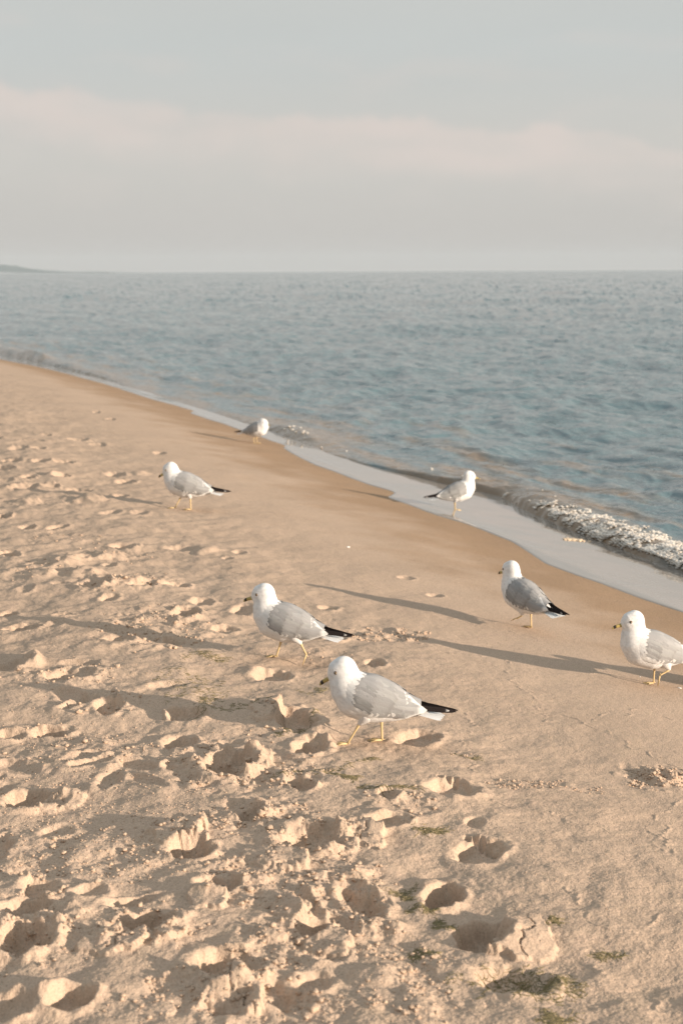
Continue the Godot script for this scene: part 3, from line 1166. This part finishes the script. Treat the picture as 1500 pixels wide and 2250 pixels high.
# legs: [[knee x, knee y, foot x, foot y, toes down in degrees, closed], ...]
func add_legs(mesh: ArrayMesh, legs: Array) -> void:
	var white := SurfaceTool.new()
	white.begin(Mesh.PRIMITIVE_TRIANGLES)
	white.set_smooth_group(0)
	white.set_color(Color(0.64, 0.635, 0.63))
	var skin := SurfaceTool.new()
	skin.begin(Mesh.PRIMITIVE_TRIANGLES)
	skin.set_smooth_group(0)
	for k in 2:
		var l: Array = legs[k]
		var z: float = 0.021 if k == 0 else -0.021
		var knee := Vector3(l[0], l[1], z)
		var foot := Vector3(l[2], l[3], z)
		var hip := Vector3(lerpf(l[0], 0.005, 0.55), 0.112, z * 1.15)
		tube(white, [hip, hip.lerp(knee, 0.35), hip.lerp(knee, 0.65), hip.lerp(knee, 0.86), hip.lerp(knee, 1.0)], [0.030, 0.027, 0.017, 0.0095, 0.0052], 10)
		tube(skin, [hip.lerp(knee, 0.7), knee, knee.lerp(foot, 0.10), knee.lerp(foot, 0.3), knee.lerp(foot, 0.85), foot], [0.0046, 0.0052, 0.0048, 0.0036, 0.0034, 0.0042], 8)
		var down: float = deg_to_rad(l[4])
		var ahead := Vector3(cos(down), -sin(down), 0)
		var spread: float = 0.10 if l[5] else 0.50
		var tips := []
		for q in [-1, 0, 1]:
			var dir := ahead.rotated(Vector3(sin(down), cos(down), 0), q * spread)
			var len_ := 0.046 if q == 0 else 0.040
			var tip := foot + dir * len_
			if down < 0.2:
				tip.y = foot.y - 0.0012
			var mid := foot.lerp(tip, 0.5) + Vector3(0, 0.0022, 0)
			tube(skin, [foot, mid, tip], [0.0032, 0.0026, 0.0012], 6)
			tips.append(tip)
		for q in 2:
			var a: Vector3 = foot
			var m: Vector3 = tips[q].lerp(tips[q + 1], 0.5).lerp(foot, 0.12)
			for f in [[a, tips[q], m], [a, m, tips[q + 1]]]:
				for v in f:
					skin.add_vertex(v)
		tube(skin, [foot + Vector3(0, 0.004, 0), foot - ahead * 0.009 + Vector3(0, 0.001, 0)], [0.002, 0.0009], 5)
	white.generate_normals()
	white.set_material(mats.plumage)
	white.commit(mesh)
	skin.generate_normals()
	skin.set_material(mats.skin)
	skin.commit(mesh)

func loft(secs: Array, m: Material) -> ArrayMesh:     # [centre, half height, half width] with up = y of the head
	var st := SurfaceTool.new()
	st.begin(Mesh.PRIMITIVE_TRIANGLES)
	st.set_smooth_group(0)
	var rings := []
	for s in secs:
		var ring := []
		for q in 12:
			var a := TAU * q / 12
			ring.append(s[0] + Vector3(s[3].x, s[3].y, 0) * (sin(a) * s[1]) + Vector3(0, 0, 1) * (cos(a) * s[2]))
		rings.append(ring)
	for k in rings.size() - 1:
		for q in 12:
			var r := (q + 1) % 12
			for p in [rings[k][q], rings[k][r], rings[k + 1][q], rings[k][r], rings[k + 1][r], rings[k + 1][q]]:
				st.add_vertex(p)
	var last: Array = rings[rings.size() - 1]
	var mid := Vector3.ZERO
	for p in last:
		mid += p / 12.0
	for q in 12:
		for p in [last[q], last[(q + 1) % 12], mid]:
			st.add_vertex(p)
	st.generate_normals()
	st.set_material(m)
	return st.commit()

func part(called: String, mesh: Mesh, parent: Node) -> MeshInstance3D:
	var o := MeshInstance3D.new()
	o.name = called
	o.mesh = mesh
	parent.add_child(o, true)
	return o

func ball(r: float, m: Material) -> SphereMesh:
	var s := SphereMesh.new()
	s.radius = r
	s.height = 2.0 * r
	s.radial_segments = 16
	s.rings = 8
	s.material = m
	return s

# everything but the legs, shared by gulls that carry their heads alike
func gull_kit(head: Vector2, down_deg: float, neck: float, seed_: int) -> Dictionary:
	var down := deg_to_rad(down_deg)
	gull_shape(head, neck)
	make_wing_field()
	add_head(head, down)
	var kit := {"body": body_arrays(), "wings": [], "tail": [], "head": head, "down": down}
	var r := RandomNumberGenerator.new()
	r.seed = seed_
	var grey := Color(0.315, 0.313, 0.312)
	var white := Color(0.70, 0.695, 0.69)
	var ink := Color(0.022, 0.018, 0.016)
	for side in [1.0, -1.0]:
		var fs := []
		var tint := func() -> Color:
			var t := r.randf_range(0.84, 1.10)
			return Color(grey.r * t, grey.g * t, grey.b * t)
		# primaries first (lowest), then secondaries, tertials, coverts, scapulars
		for k in 5:
			var len_: float = -0.165 - 0.021 * k + (0.006 if side < 0.0 else 0.0)
			fs.append(feather(-0.10, 1.10 + 0.03 * k, len_, 1.15 - 0.02 * k, 0.0080, -0.003 - 0.0006 * k, 0.003 - 0.0012 * k, ink, white, 0.96 if k == 3 else 2.0, side, 0.6))
		for k in 6:
			var phi := 1.86 - 0.085 * k
			fs.append(feather(0.005 - 0.004 * k, phi, -0.105 - 0.008 * k, phi - 0.05, 0.0105, 0.002, 0.0030 + 0.0009 * k, tint.call(), white, 0.9, side, 0.8))
		for k in 4:
			var phi := 1.28 - 0.24 * k
			fs.append(feather(-0.005 + 0.004 * k, phi - 0.05, -0.152 + 0.014 * k, phi + 0.05, 0.0150, 0.002, 0.0050 - 0.0006 * k, tint.call(), white, 0.9, side, 0.72))
		for k in 8:
			var phi := 1.86 - 0.13 * k
			fs.append(feather(0.045 - 0.003 * k, phi - 0.12, -0.034 - 0.004 * k, phi, 0.0115, 0.0015, 0.0048 + 0.0006 * (k % 3) - 0.0002 * k, tint.call(), grey, 2.0, side, 0.7))
		for k in 8:
			var phi := 1.80 - 0.14 * k
			fs.append(feather(0.078 - 0.002 * k, phi - 0.14, 0.018 - 0.003 * k, phi, 0.0105, -0.0005, 0.0042 + 0.0006 * (k % 2) - 0.0002 * k, tint.call(), grey, 2.0, side, 0.65))
		for q in 3:
			for k in 4:
				var phi := 0.30 + 0.22 * k + 0.06 * (q % 2)
				var x := 0.050 - 0.036 * q - 0.003 * k
				fs.append(feather(x, phi - 0.02, x - 0.062, phi + 0.03, 0.0120, 0.0005, 0.0026 + 0.0007 * q + 0.0005 * k, tint.call(), grey if q < 2 else white, 2.0 if q < 2 else 0.93, side, 0.62))
		# white side feathers that lap over the lower edge and the shoulder of the wing
		for k in 7:
			var x := 0.082 - 0.017 * k
			fs.append(feather(x + 0.012, 2.0, x - 0.038, 1.84 - 0.012 * k, 0.0105, -0.004, 0.0045, white, white, 2.0, side, 0.55))
		for k in 9:
			var phi := 0.12 + 0.205 * k
			var x := 0.054 + 0.040 * sin(minf(phi * 1.15, PI * 0.6))
			fs.append(feather(x + 0.008, phi, x - 0.024 - 0.004 * (k % 2), phi + 0.03, 0.0095, -0.005, 0.0022, white, white, 2.0, side, 0.45))
		kit.wings.append([wing_shell(side, grey), fs])
	for k in 7:
		var q := (k - 3) / 3.0
		kit.tail.append(blade(Vector3(-0.095, 0.112 - 0.002 * absf(q), q * 0.012), Vector3(-0.208 + 0.012 * absf(q), 0.096 - 0.004 * absf(q), q * 0.034), Vector3(0.0, -0.10 * q, 1.0).normalized(), 0.0115, white))
	# bill
	var f := Vector2(cos(down), -sin(down))
	var up := Vector2(sin(down), cos(down))
	var sec := func(t: float) -> Array:
		var hh := [[0.0, 0.0092, 0.0074, 0.0], [0.3, 0.0074, 0.0056, -0.0004], [0.6, 0.0064, 0.0043, -0.0006], [0.74, 0.0068, 0.0040, -0.0012], [0.88, 0.0056, 0.0030, -0.0028], [1.0, 0.0014, 0.0010, -0.0062]]
		for k in hh.size() - 1:
			if t <= hh[k + 1][0]:
				var w: float = (t - hh[k][0]) / (hh[k + 1][0] - hh[k][0])
				var m := []
				for c in range(1, 4):
					m.append(lerpf(hh[k][c], hh[k + 1][c], w))
				var p: Vector2 = head + f * (0.042 + 0.050 * t) + up * (-0.0100 - 0.001 * t + m[2])
				return [Vector3(p.x, p.y, 0), m[0], m[1], up]
		return []
	var cut := func(a: float, b: float, m: Material) -> ArrayMesh:
		var secs := []
		for k in 7:
			secs.append(sec.call(lerpf(a, b, k / 6.0)))
		return loft(secs, m)
	kit.bill = [cut.call(0.0, 0.68, mats.horn), cut.call(0.68, 0.87, mats.black), cut.call(0.87, 1.0, mats.horn)]
	# eyes: find the side of the head
	var e: Vector2 = head + f * 0.0240 + up * 0.0030
	var z := 0.04
	while sdf(Vector3(e.x, e.y, z)) > 0.0 and z > 0.0:
		z -= 0.0004
	kit.eye = Vector3(e.x, e.y, z)
	kit.eye_n = grad(kit.eye)
	return kit

var gull_count := 0
func gull(kit: Dictionary, px: float, py: float, yaw: float, scale_: float, legs: Array, label: String, at = null) -> Node3D:
	var g: Vector2 = ground_at(px, py) if at == null else at
	var root := Node3D.new()
	root.name = "gull" if gull_count == 0 else "gull_%03d" % gull_count
	gull_count += 1
	add_child(root)
	tag(root, label, "gull", "gulls on the beach")
	var dir := Vector2(cos(deg_to_rad(yaw)), sin(deg_to_rad(yaw)))   # forward in (x, D)
	var y := 0.0
	var n := 0
	for l in legs:
		if l[3] < 0.012:
			y += sand_height(g.x + dir.x * (l[2] + 0.02) * scale_, g.y + dir.y * (l[2] + 0.02) * scale_)
			n += 1
	root.position = Vector3(g.x, y / n - 0.001, -g.y)
	root.rotation.y = deg_to_rad(yaw)
	root.scale = Vector3.ONE * scale_
	var m := ArrayMesh.new()
	m.add_surface_from_arrays(Mesh.PRIMITIVE_TRIANGLES, kit.body)
	m.surface_set_material(0, mats.plumage)
	add_legs(m, legs)
	part("body", m, root)
	for w in kit.wings:
		var o := part("wing", w[0], root)
		for f in w[1]:
			part("feather", f, o)
	var tail := Node3D.new()
	tail.name = "tail"
	root.add_child(tail, true)
	for t in kit.tail:
		part("tail_feather", t, tail)
	var bill := part("bill", kit.bill[0], root)
	part("bill_ring", kit.bill[1], bill)
	part("bill_tip", kit.bill[2], bill)
	for s in [1.0, -1.0]:
		var p: Vector3 = kit.eye
		var nn: Vector3 = kit.eye_n
		var q := Vector3(p.x, p.y, p.z * s)
		var mm := Vector3(nn.x, nn.y, nn.z * s)
		var eye := part("eye", ball(0.0050, mats.iris), root)
		eye.position = q - mm * 0.0014
		var lid := part("eye_ring", ball(0.0064, mats.lid), eye)
		lid.position = -mm * 0.0018
		var pup := part("pupil", ball(0.0036, mats.black), eye)
		pup.position = mm * 0.0021
	return root

func build_gulls() -> void:
	var alert := gull_kit(Vector2(0.104, 0.259), 14.0, 0.0, 1)
	var walk := gull_kit(Vector2(0.108, 0.243), 27.0, 0.1, 2)
	var tall := gull_kit(Vector2(0.099, 0.267), 9.0, 0.0, 4)
	var rest := gull_kit(Vector2(0.092, 0.222), 8.0, 1.0, 3)
	print("gull kits done ", Time.get_ticks_msec())
	var stride := [[0.058, 0.066, 0.094, 0.004, 0.0, false], [-0.010, 0.066, -0.012, 0.004, 0.0, false]]
	gull(walk, 830, 1636, 176, 1.0, [stride[1], stride[0]], "white gull walking with lowered head, its striped bill angled down beside a footprint")
	gull(alert, 640, 1448, 166, 1.0, [[0.046, 0.066, 0.066, 0.004, 0.0, false], [-0.045, 0.070, -0.066, 0.030, 70.0, true]], "grey winged gull pushing off its rear foot, black wing tips raised over churned sand")
	gull(alert, 1157, 1381, 128, 1.0, [[-0.002, 0.066, -0.006, 0.004, 0.0, false], [0.012, 0.062, 0.040, 0.044, 25.0, true]], "gull seen from behind walking away towards the wash, one foot lifted")
	gull(tall, 1440, 1507, 190, 1.0, [[0.000, 0.068, 0.002, 0.004, 0.0, false], [-0.045, 0.066, -0.006, 0.046, 80.0, true]], "gull standing on one straight leg with the other foot hanging, on smooth sand")
	gull(walk, 417, 1119, 173, 1.09, [stride[0], stride[1]], "gull striding past small footprints on the upper sand, away from the others")
	gull(tall, 1000, 1121, 8, 1.0, [[-0.008, 0.066, -0.004, 0.004, 0.0, false], [-0.004, 0.066, 0.000, 0.004, 0.0, false]], "gull standing in the shallow wash water with its reflection below")
	gull(rest, 561, 974, -28, 1.0, [[-0.004, 0.066, -0.002, 0.004, 0.0, false], [0.004, 0.066, 0.006, 0.004, 0.0, false]], "small distant gull standing hunched on wet sand at the edge of the wash")
	gull(alert, 1795, 1562, 190, 1.0, [[-0.008, 0.066, -0.004, 0.004, 0.0, false], [0.010, 0.066, 0.014, 0.004, 0.0, false]], "gull behind the one-legged gull, throwing a long shadow past its feet")
	print("gulls done ", Time.get_ticks_msec())

# ---------------------------------------------------------------- small matter
func lump_mesh(seed_: int, m: Material, rough := 0.35) -> ArrayMesh:
	var n := noise(FastNoiseLite.TYPE_SIMPLEX_SMOOTH, 1.1, 2, seed_)
	var st := SurfaceTool.new()
	st.begin(Mesh.PRIMITIVE_TRIANGLES)
	st.set_smooth_group(0)
	var R := 6
	var S := 9
	var pts := []
	for i in R + 1:
		var a := PI * i / R
		for j in S:
			var b := TAU * j / S
			var p := Vector3(sin(a) * cos(b), cos(a), sin(a) * sin(b))
			pts.append(p * (1.0 + rough * 2.0 * n.get_noise_3dv(p)))
	for i in R:
		for j in S:
			var k := (j + 1) % S
			for v in [i * S + j, i * S + k, (i + 1) * S + j, i * S + k, (i + 1) * S + k, (i + 1) * S + j]:
				st.add_vertex(pts[v])
	st.index()
	st.generate_normals()
	st.set_material(m)
	return st.commit()

func scatter(called: String, mesh: Mesh, list: Array, label: String) -> void:    # [[Transform3D, Color], ...]
	var mm := MultiMesh.new()
	mm.transform_format = MultiMesh.TRANSFORM_3D
	mm.use_colors = true
	mm.mesh = mesh
	mm.instance_count = list.size()
	for k in list.size():
		mm.set_instance_transform(k, list[k][0])
		mm.set_instance_color(k, list[k][1])
	var o := MultiMeshInstance3D.new()
	o.name = called
	o.multimesh = mm
	add_child(o, true)
	tag(o, label, "", "", "stuff")

func tumbled(p: Vector3, r: float, flat := 0.75) -> Transform3D:
	var b := Basis.from_euler(Vector3(rng.randf() * TAU, rng.randf() * TAU, rng.randf() * TAU))
	b = b.scaled(Vector3(r, r * flat, r) * rng.randf_range(0.85, 1.15))
	return Transform3D(b, p)

func build_clods() -> void:
	rng.seed = 4242
	var sets := [[], [], []]
	var tries := 0
	var made := 0
	while made < 4200 and tries < 400000:
		tries += 1
		var i := rng.randi() % NR
		var j := rng.randi() % NC
		var D := gd[i]
		if D > 8.0 or absf(gs[j]) > 0.3:
			continue
		var m := gm[i * NC + j]
		if m < 0.15 or rng.randf() > m * (0.25 + 0.75 * minf(1.0, pow(D / 6.0, 2.0))):
			continue
		var x := gs[j] * D
		var r := 0.0014 + 0.0050 * pow(rng.randf(), 3.5)
		if rng.randf() < 0.012:
			r = rng.randf_range(0.006, 0.011)
		sets[made % 3].append([tumbled(Vector3(x, gh[i * NC + j] + r * 0.35, -D), r), Color.WHITE])
		made += 1
	# pellets thrown over the smooth sand
	for c in [[1160, 1722, 150, 22, 150, 0.0042], [1445, 1708, 120, 36, 190, 0.0065], [1010, 1662, 50, 8, 14, 0.004], [1290, 1735, 80, 14, 30, 0.004], [1100, 1900, 700, 500, 330, 0.0022], [860, 1400, 170, 20, 120, 0.007], [1200, 1550, 560, 300, 220, 0.0022], [300, 1500, 600, 300, 500, 0.003], [250, 1800, 500, 260, 900, 0.0035]]:
		for k in c[4]:
			var u := rng.randf_range(-1, 1)
			var v := rng.randf_range(-1, 1)
			var g := ground_at(c[0] + u * c[2] * 0.5, c[1] + v * c[3] * 0.5)
			var r: float = c[5] * (0.3 + 0.7 * pow(rng.randf(), 2.0))
			sets[k % 3].append([tumbled(Vector3(g.x, sand_height(g.x, g.y) + r * 0.3, -g.y), r), Color.WHITE])
	for k in 3:
		scatter("sand_clods", lump_mesh(50 + k, mats.clod), sets[k], "loose crumbs of sand kicked up around the footprints")

func build_foam() -> void:
	rng.seed = 99
	var sets := [[], []]
	var n := noise(FastNoiseLite.TYPE_SIMPLEX_SMOOTH, 1.0, 3, 600)
	for k in 52000:
		var D := rng.randf_range(5.0, 11.9)
		var band := rng.randf()
		var f1 := -0.02 + 0.42 * band * band
		var x := wave_front(D) + f1 / 0.945
		var thick := smoothstep(12.0, 9.8, D)
		var q := n.get_noise_2d(x * 4.0, D * 4.0) + 0.55 * n.get_noise_2d(x * 14.0, D * 14.0)
		if q < lerpf(0.42, -0.30, thick) + 1.5 * maxf(0.0, f1 - lerpf(0.06, 0.20, smoothstep(10.5, 8.0, D))) + 0.2 * smoothstep(8.5, 11.0, D):
			continue
		var y := sea_height(x, D)
		if y < -0.05:
			continue
		var r := 0.0022 + 0.0065 * pow(rng.randf(), 2.6)
		var tone := rng.randf_range(0.62, 1.0)
		var warm := rng.randf() * 0.16
		var c := Color(tone, tone * (1.0 - warm * 0.6), tone * (1.0 - warm * 1.3))
		sets[k % 2].append([Transform3D(Basis.from_euler(Vector3(rng.randf() * 0.5, rng.randf() * TAU, 0)).scaled(Vector3(r * 1.5, r * 0.6, r * 1.5)), Vector3(x, y + r * 0.2, -D)), c])
	for k in 40:      # flecks along the thin edges farther off
		var D := rng.randf_range(12.0, 17.0)
		var x := wave_front(D) + rng.randf_range(0.0, 0.3)
		if n.get_noise_2d(x * 3.0, D * 1.5) < 0.15:
			continue
		var r := rng.randf_range(0.006, 0.014)
		sets[k % 2].append([Transform3D(Basis().scaled(Vector3(r * 1.4, r * 0.6, r * 1.4)), Vector3(x, sea_height(x, D) + r * 0.2, -D)), Color(0.9, 0.87, 0.83)])
	for k in 2:
		scatter("surf_foam", lump_mesh(70 + k, mats.foam, 0.2), sets[k], "white foam along the front of the breaking wave")
	# a lump of foam left behind on the wash
	var st := []
	var g := water_at(1262, 1171, 0.03)
	for k in 60:
		var x := g.x + rng.randfn(0.0, 0.030)
		var D := g.y + rng.randfn(0.0, 0.020)
		var r := rng.randf_range(0.006, 0.012)
		st.append([Transform3D(Basis().scaled(Vector3(r * 1.4, r * 0.6, r * 1.4)), Vector3(x, sand_height(x, D) + 0.007, -D)), Color(0.85, 0.68, 0.5)])
	scatter("foam_fleck", lump_mesh(75, mats.foam, 0.2), st, "tan fleck of foam stranded on the smooth wash")

func build_seaweed() -> void:
	rng.seed = 31
	var count := 0
	for w in [[440, 1440, 110, 26, 60, "thin olive weed scraps on ridged sand ahead of the grey winged gull"],
			[430, 1510, 130, 44, 110, "spread of stringy olive seaweed on flat sand above the foot holes"],
			[520, 1548, 130, 20, 60, "line of dark seaweed threads leading to the hole with the upright clod"],
			[640, 1600, 70, 24, 70, "dark weed caught in the deep hole beside the upright clod"],
			[690, 1530, 60, 26, 26, "sparse weed crumbs in front of the walking gull's breast"],
			[665, 1695, 120, 22, 60, "thin trail of green seaweed running across smooth sand"],
			[757, 1713, 44, 16, 55, "small dark knot of seaweed on smooth sand"],
			[850, 1737, 110, 14, 45, "thin green weed strip below the walking gull"],
			[805, 1672, 44, 7, 14, "short single weed strand between the gull's feet and the weed knot"],
			[920, 1836, 80, 20, 45, "loose weed tuft beside the barefoot print"],
			[870, 1948, 80, 24, 40, "weed tuft on the rim left of the round hole"],
			[920, 1990, 60, 18, 45, "weed clump just below the round hole"],
			[945, 2025, 60, 14, 40, "weed strands between the round hole and the ridged pit"],
			[890, 2082, 110, 24, 60, "dark weed trail left of the ridged pit"],
			[1130, 2150, 190, 44, 190, "thick mat of green seaweed lining the shallow dish below the ridged pit"],
			[1200, 2226, 70, 34, 70, "small weed heap below the thick seaweed mat"],
			[1290, 2086, 110, 9, 26, "fine weed strand right of the crusted slab"],
			[1204, 2020, 24, 18, 22, "tiny dark weed speck above the crusted slab"],
			[1020, 1660, 60, 10, 12, "few dark weed crumbs on smooth sand right of the walking gull"]]:
		var st := SurfaceTool.new()
		st.begin(Mesh.PRIMITIVE_TRIANGLES)
		st.set_smooth_group(0)
		var strings := []
		for q in maxi(2, int(w[4] / 22.0)):
			strings.append([rng.randf_range(-0.9, 0.9), rng.randf_range(-0.5, 0.5), rng.randf_range(2.0, 6.0), rng.randf() * 6.0, rng.randf_range(-1.0, 0.2), rng.randf_range(0.2, 1.0)])
		for k in int(w[4] * 3.4):
			var sg: Array = strings[k % strings.size()]
			var u: float = clampf(sg[4] + (sg[5] - sg[4]) * rng.randf(), -1.0, 1.0)
			var v: float = sg[0] * 0.6 + sg[1] * u + 0.30 * sin(u * sg[2] + sg[3]) + rng.randfn(0.0, 0.13)
			var g := ground_at(w[0] + u * w[2] * 0.85, w[1] + v * w[3] * 1.0)
			var ang := rng.randfn(-0.15, 0.55)
			var len_ := rng.randf_range(0.008, 0.034)
			var bend := rng.randfn(0.0, 60.0)
			var rad := rng.randf_range(0.0006, 0.0015)
			var pts := []
			var radii := []
			for q in 6:
				pts.append(Vector3(g.x, sand_height(g.x, g.y) + rad * rng.randf_range(-0.7, 0.5), -g.y))
				radii.append(rad * (1.0 - 0.5 * absf(q - 2.5) / 2.5))
				g += Vector2(cos(ang), sin(ang)) * len_ / 5.0
				ang += bend * len_ / 5.0 + rng.randfn(0.0, 0.25)
			var t := rng.randf()
			var c := Vector3(0.105, 0.092, 0.036).lerp(Vector3(0.27, 0.205, 0.10), t)
			st.set_color(Color(c.x, c.y, c.z))
			tube(st, pts, radii, 4)
		st.generate_normals()
		st.set_material(mats.weed)
		var o := MeshInstance3D.new()
		o.name = "seaweed" if count == 0 else "seaweed_%03d" % count
		o.mesh = st.commit()
		add_child(o)
		tag(o, w[5], "seaweed", "seaweed washed up on the sand")
		count += 1

func build_land() -> void:      # the far headland across the bay
	var n := noise(FastNoiseLite.TYPE_SIMPLEX_SMOOTH, 1.0, 4, 800)
	var st := SurfaceTool.new()
	st.begin(Mesh.PRIMITIVE_TRIANGLES)
	st.set_smooth_group(0)
	var dist := 20000.0
	var rows := []
	for i in 13:
		var row := []
		var across := i / 12.0
		for j in 161:
			var px := -2600.0 + 2960.0 * j / 160.0
			var x := (px - 750.0) / F * dist
			var tall := 235.0 * smoothstep(170.0, -240.0, px) + 18.0 * smoothstep(330.0, 160.0, px)
			tall *= 0.85 + 0.5 * n.get_noise_2d(px * 0.006, 2.0) + 0.14 * n.get_noise_2d(px * 0.05, across * 6.0)
			row.append(Vector3(x, -1.5 + tall * pow(sin(PI * clampf(across * 0.92 + 0.04, 0.0, 1.0)), 0.7), -(dist + 2500.0 * across)))
		rows.append(row)
	for i in 12:
		for j in 160:
			for v in [rows[i][j], rows[i + 1][j], rows[i][j + 1], rows[i][j + 1], rows[i + 1][j], rows[i + 1][j + 1]]:
				st.add_vertex(v)
	st.index()
	st.generate_normals()
	st.set_material(mats.land)
	var o := MeshInstance3D.new()
	o.name = "far_hills"
	o.mesh = st.commit()
	add_child(o)
	tag(o, "low hazy headland far across the water", "", "", "structure")

func build_shells() -> void:
	rng.seed = 8
	var spots := [[1492, 1513, 0.009, "white shell bit on smooth sand behind the one-legged gull's foot"], [765, 1203, 0.012, "pale feather-thin shell flake on damp sand below the wash edge"], [1405, 1488, 0.004, "tiny white shell chip in front of the one-legged gull"]]
	for k in spots.size():
		var s: Array = spots[k]
		var g := ground_at(s[0], s[1])
		var o := MeshInstance3D.new()
		o.name = "shell" if k == 0 else "shell_%03d" % k
		o.mesh = lump_mesh(90 + k, mats.shell, 0.3)
		add_child(o)
		o.position = Vector3(g.x, sand_height(g.x, g.y) + s[2] * 0.12, -g.y)
		o.rotation.y = rng.randf() * TAU
		o.scale = Vector3(s[2], s[2] * 0.3, s[2] * 0.65)
		tag(o, s[3], "shell", "shell bits on the sand")

func _ready() -> void:
	# camera
	cam_basis = Basis(Vector3.RIGHT, -PITCH) * Basis(Vector3.BACK, ROLL)
	var cam := Camera3D.new()
	cam.name = "camera"
	var lens := CameraAttributesPhysical.new()
	lens.frustum_focal_length = 33.333
	lens.frustum_near = 0.1
	lens.frustum_far = 60000.0
	lens.frustum_focus_distance = 4.6
	lens.exposure_aperture = 3.2
	cam.attributes = lens
	add_child(cam)
	cam.transform = Transform3D(cam_basis, Vector3(0, CAM_H, 0))
	cam.current = true
	print("fov ", cam.fov, " near ", cam.near, " far ", cam.far)
	# sky, sun, exposure
	var env := Environment.new()
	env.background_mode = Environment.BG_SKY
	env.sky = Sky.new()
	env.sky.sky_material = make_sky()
	env.tonemap_mode = Environment.TONE_MAPPER_LINEAR
	env.tonemap_exposure = 1.75
	env.fog_enabled = true
	env.fog_density = 0.00002
	env.fog_light_color = Color(0.82, 0.88, 0.92)
	env.sdfgi_enabled = true
	env.ssao_enabled = true
	env.ssil_enabled = true
	var we := WorldEnvironment.new()
	we.name = "world_environment"
	we.environment = env
	add_child(we)
	var sun := DirectionalLight3D.new()
	sun.name = "sun"
	sun.light_color = Color(1.0, 0.925, 0.84)
	sun.light_energy = 1.5
	sun.light_angular_distance = 0.6
	sun.shadow_enabled = true
	add_child(sun)
	sun.rotation = Vector3(deg_to_rad(-SUN_EL), deg_to_rad(180.0 - SUN_AZ), 0)
	# the setting
	make_materials()
	trace([[1500, 1345], [1400, 1315], [1300, 1280], [1200, 1245], [1125, 1192], [1020, 1150], [950, 1132], [880, 1108], [850, 1098], [868, 1082], [810, 1066], [750, 1045], [690, 1024], [640, 997], [622, 985], [628, 978], [560, 955], [500, 935],
			[440, 917], [415, 908], [428, 901], [330, 878], [240, 846], [170, 826], [100, 806], [0, 788], [-120, 768]], 0.05, shore_d, shore_x)
	trace([[1500, 1232], [1400, 1196], [1300, 1164], [1200, 1120], [1100, 1070], [1000, 1048], [900, 1032], [800, 1014], [700, 986], [640, 960], [585, 938], [500, 914], [430, 897], [330, 870], [240, 830], [100, 793], [0, 765], [-120, 742]], 0.02, front_d, front_x)
	build_beach()
	build_sea()
	build_land()
	build_gulls()
	build_foam()
	build_seaweed()
	build_shells()
	build_clods()
	print("all done ", Time.get_ticks_msec())
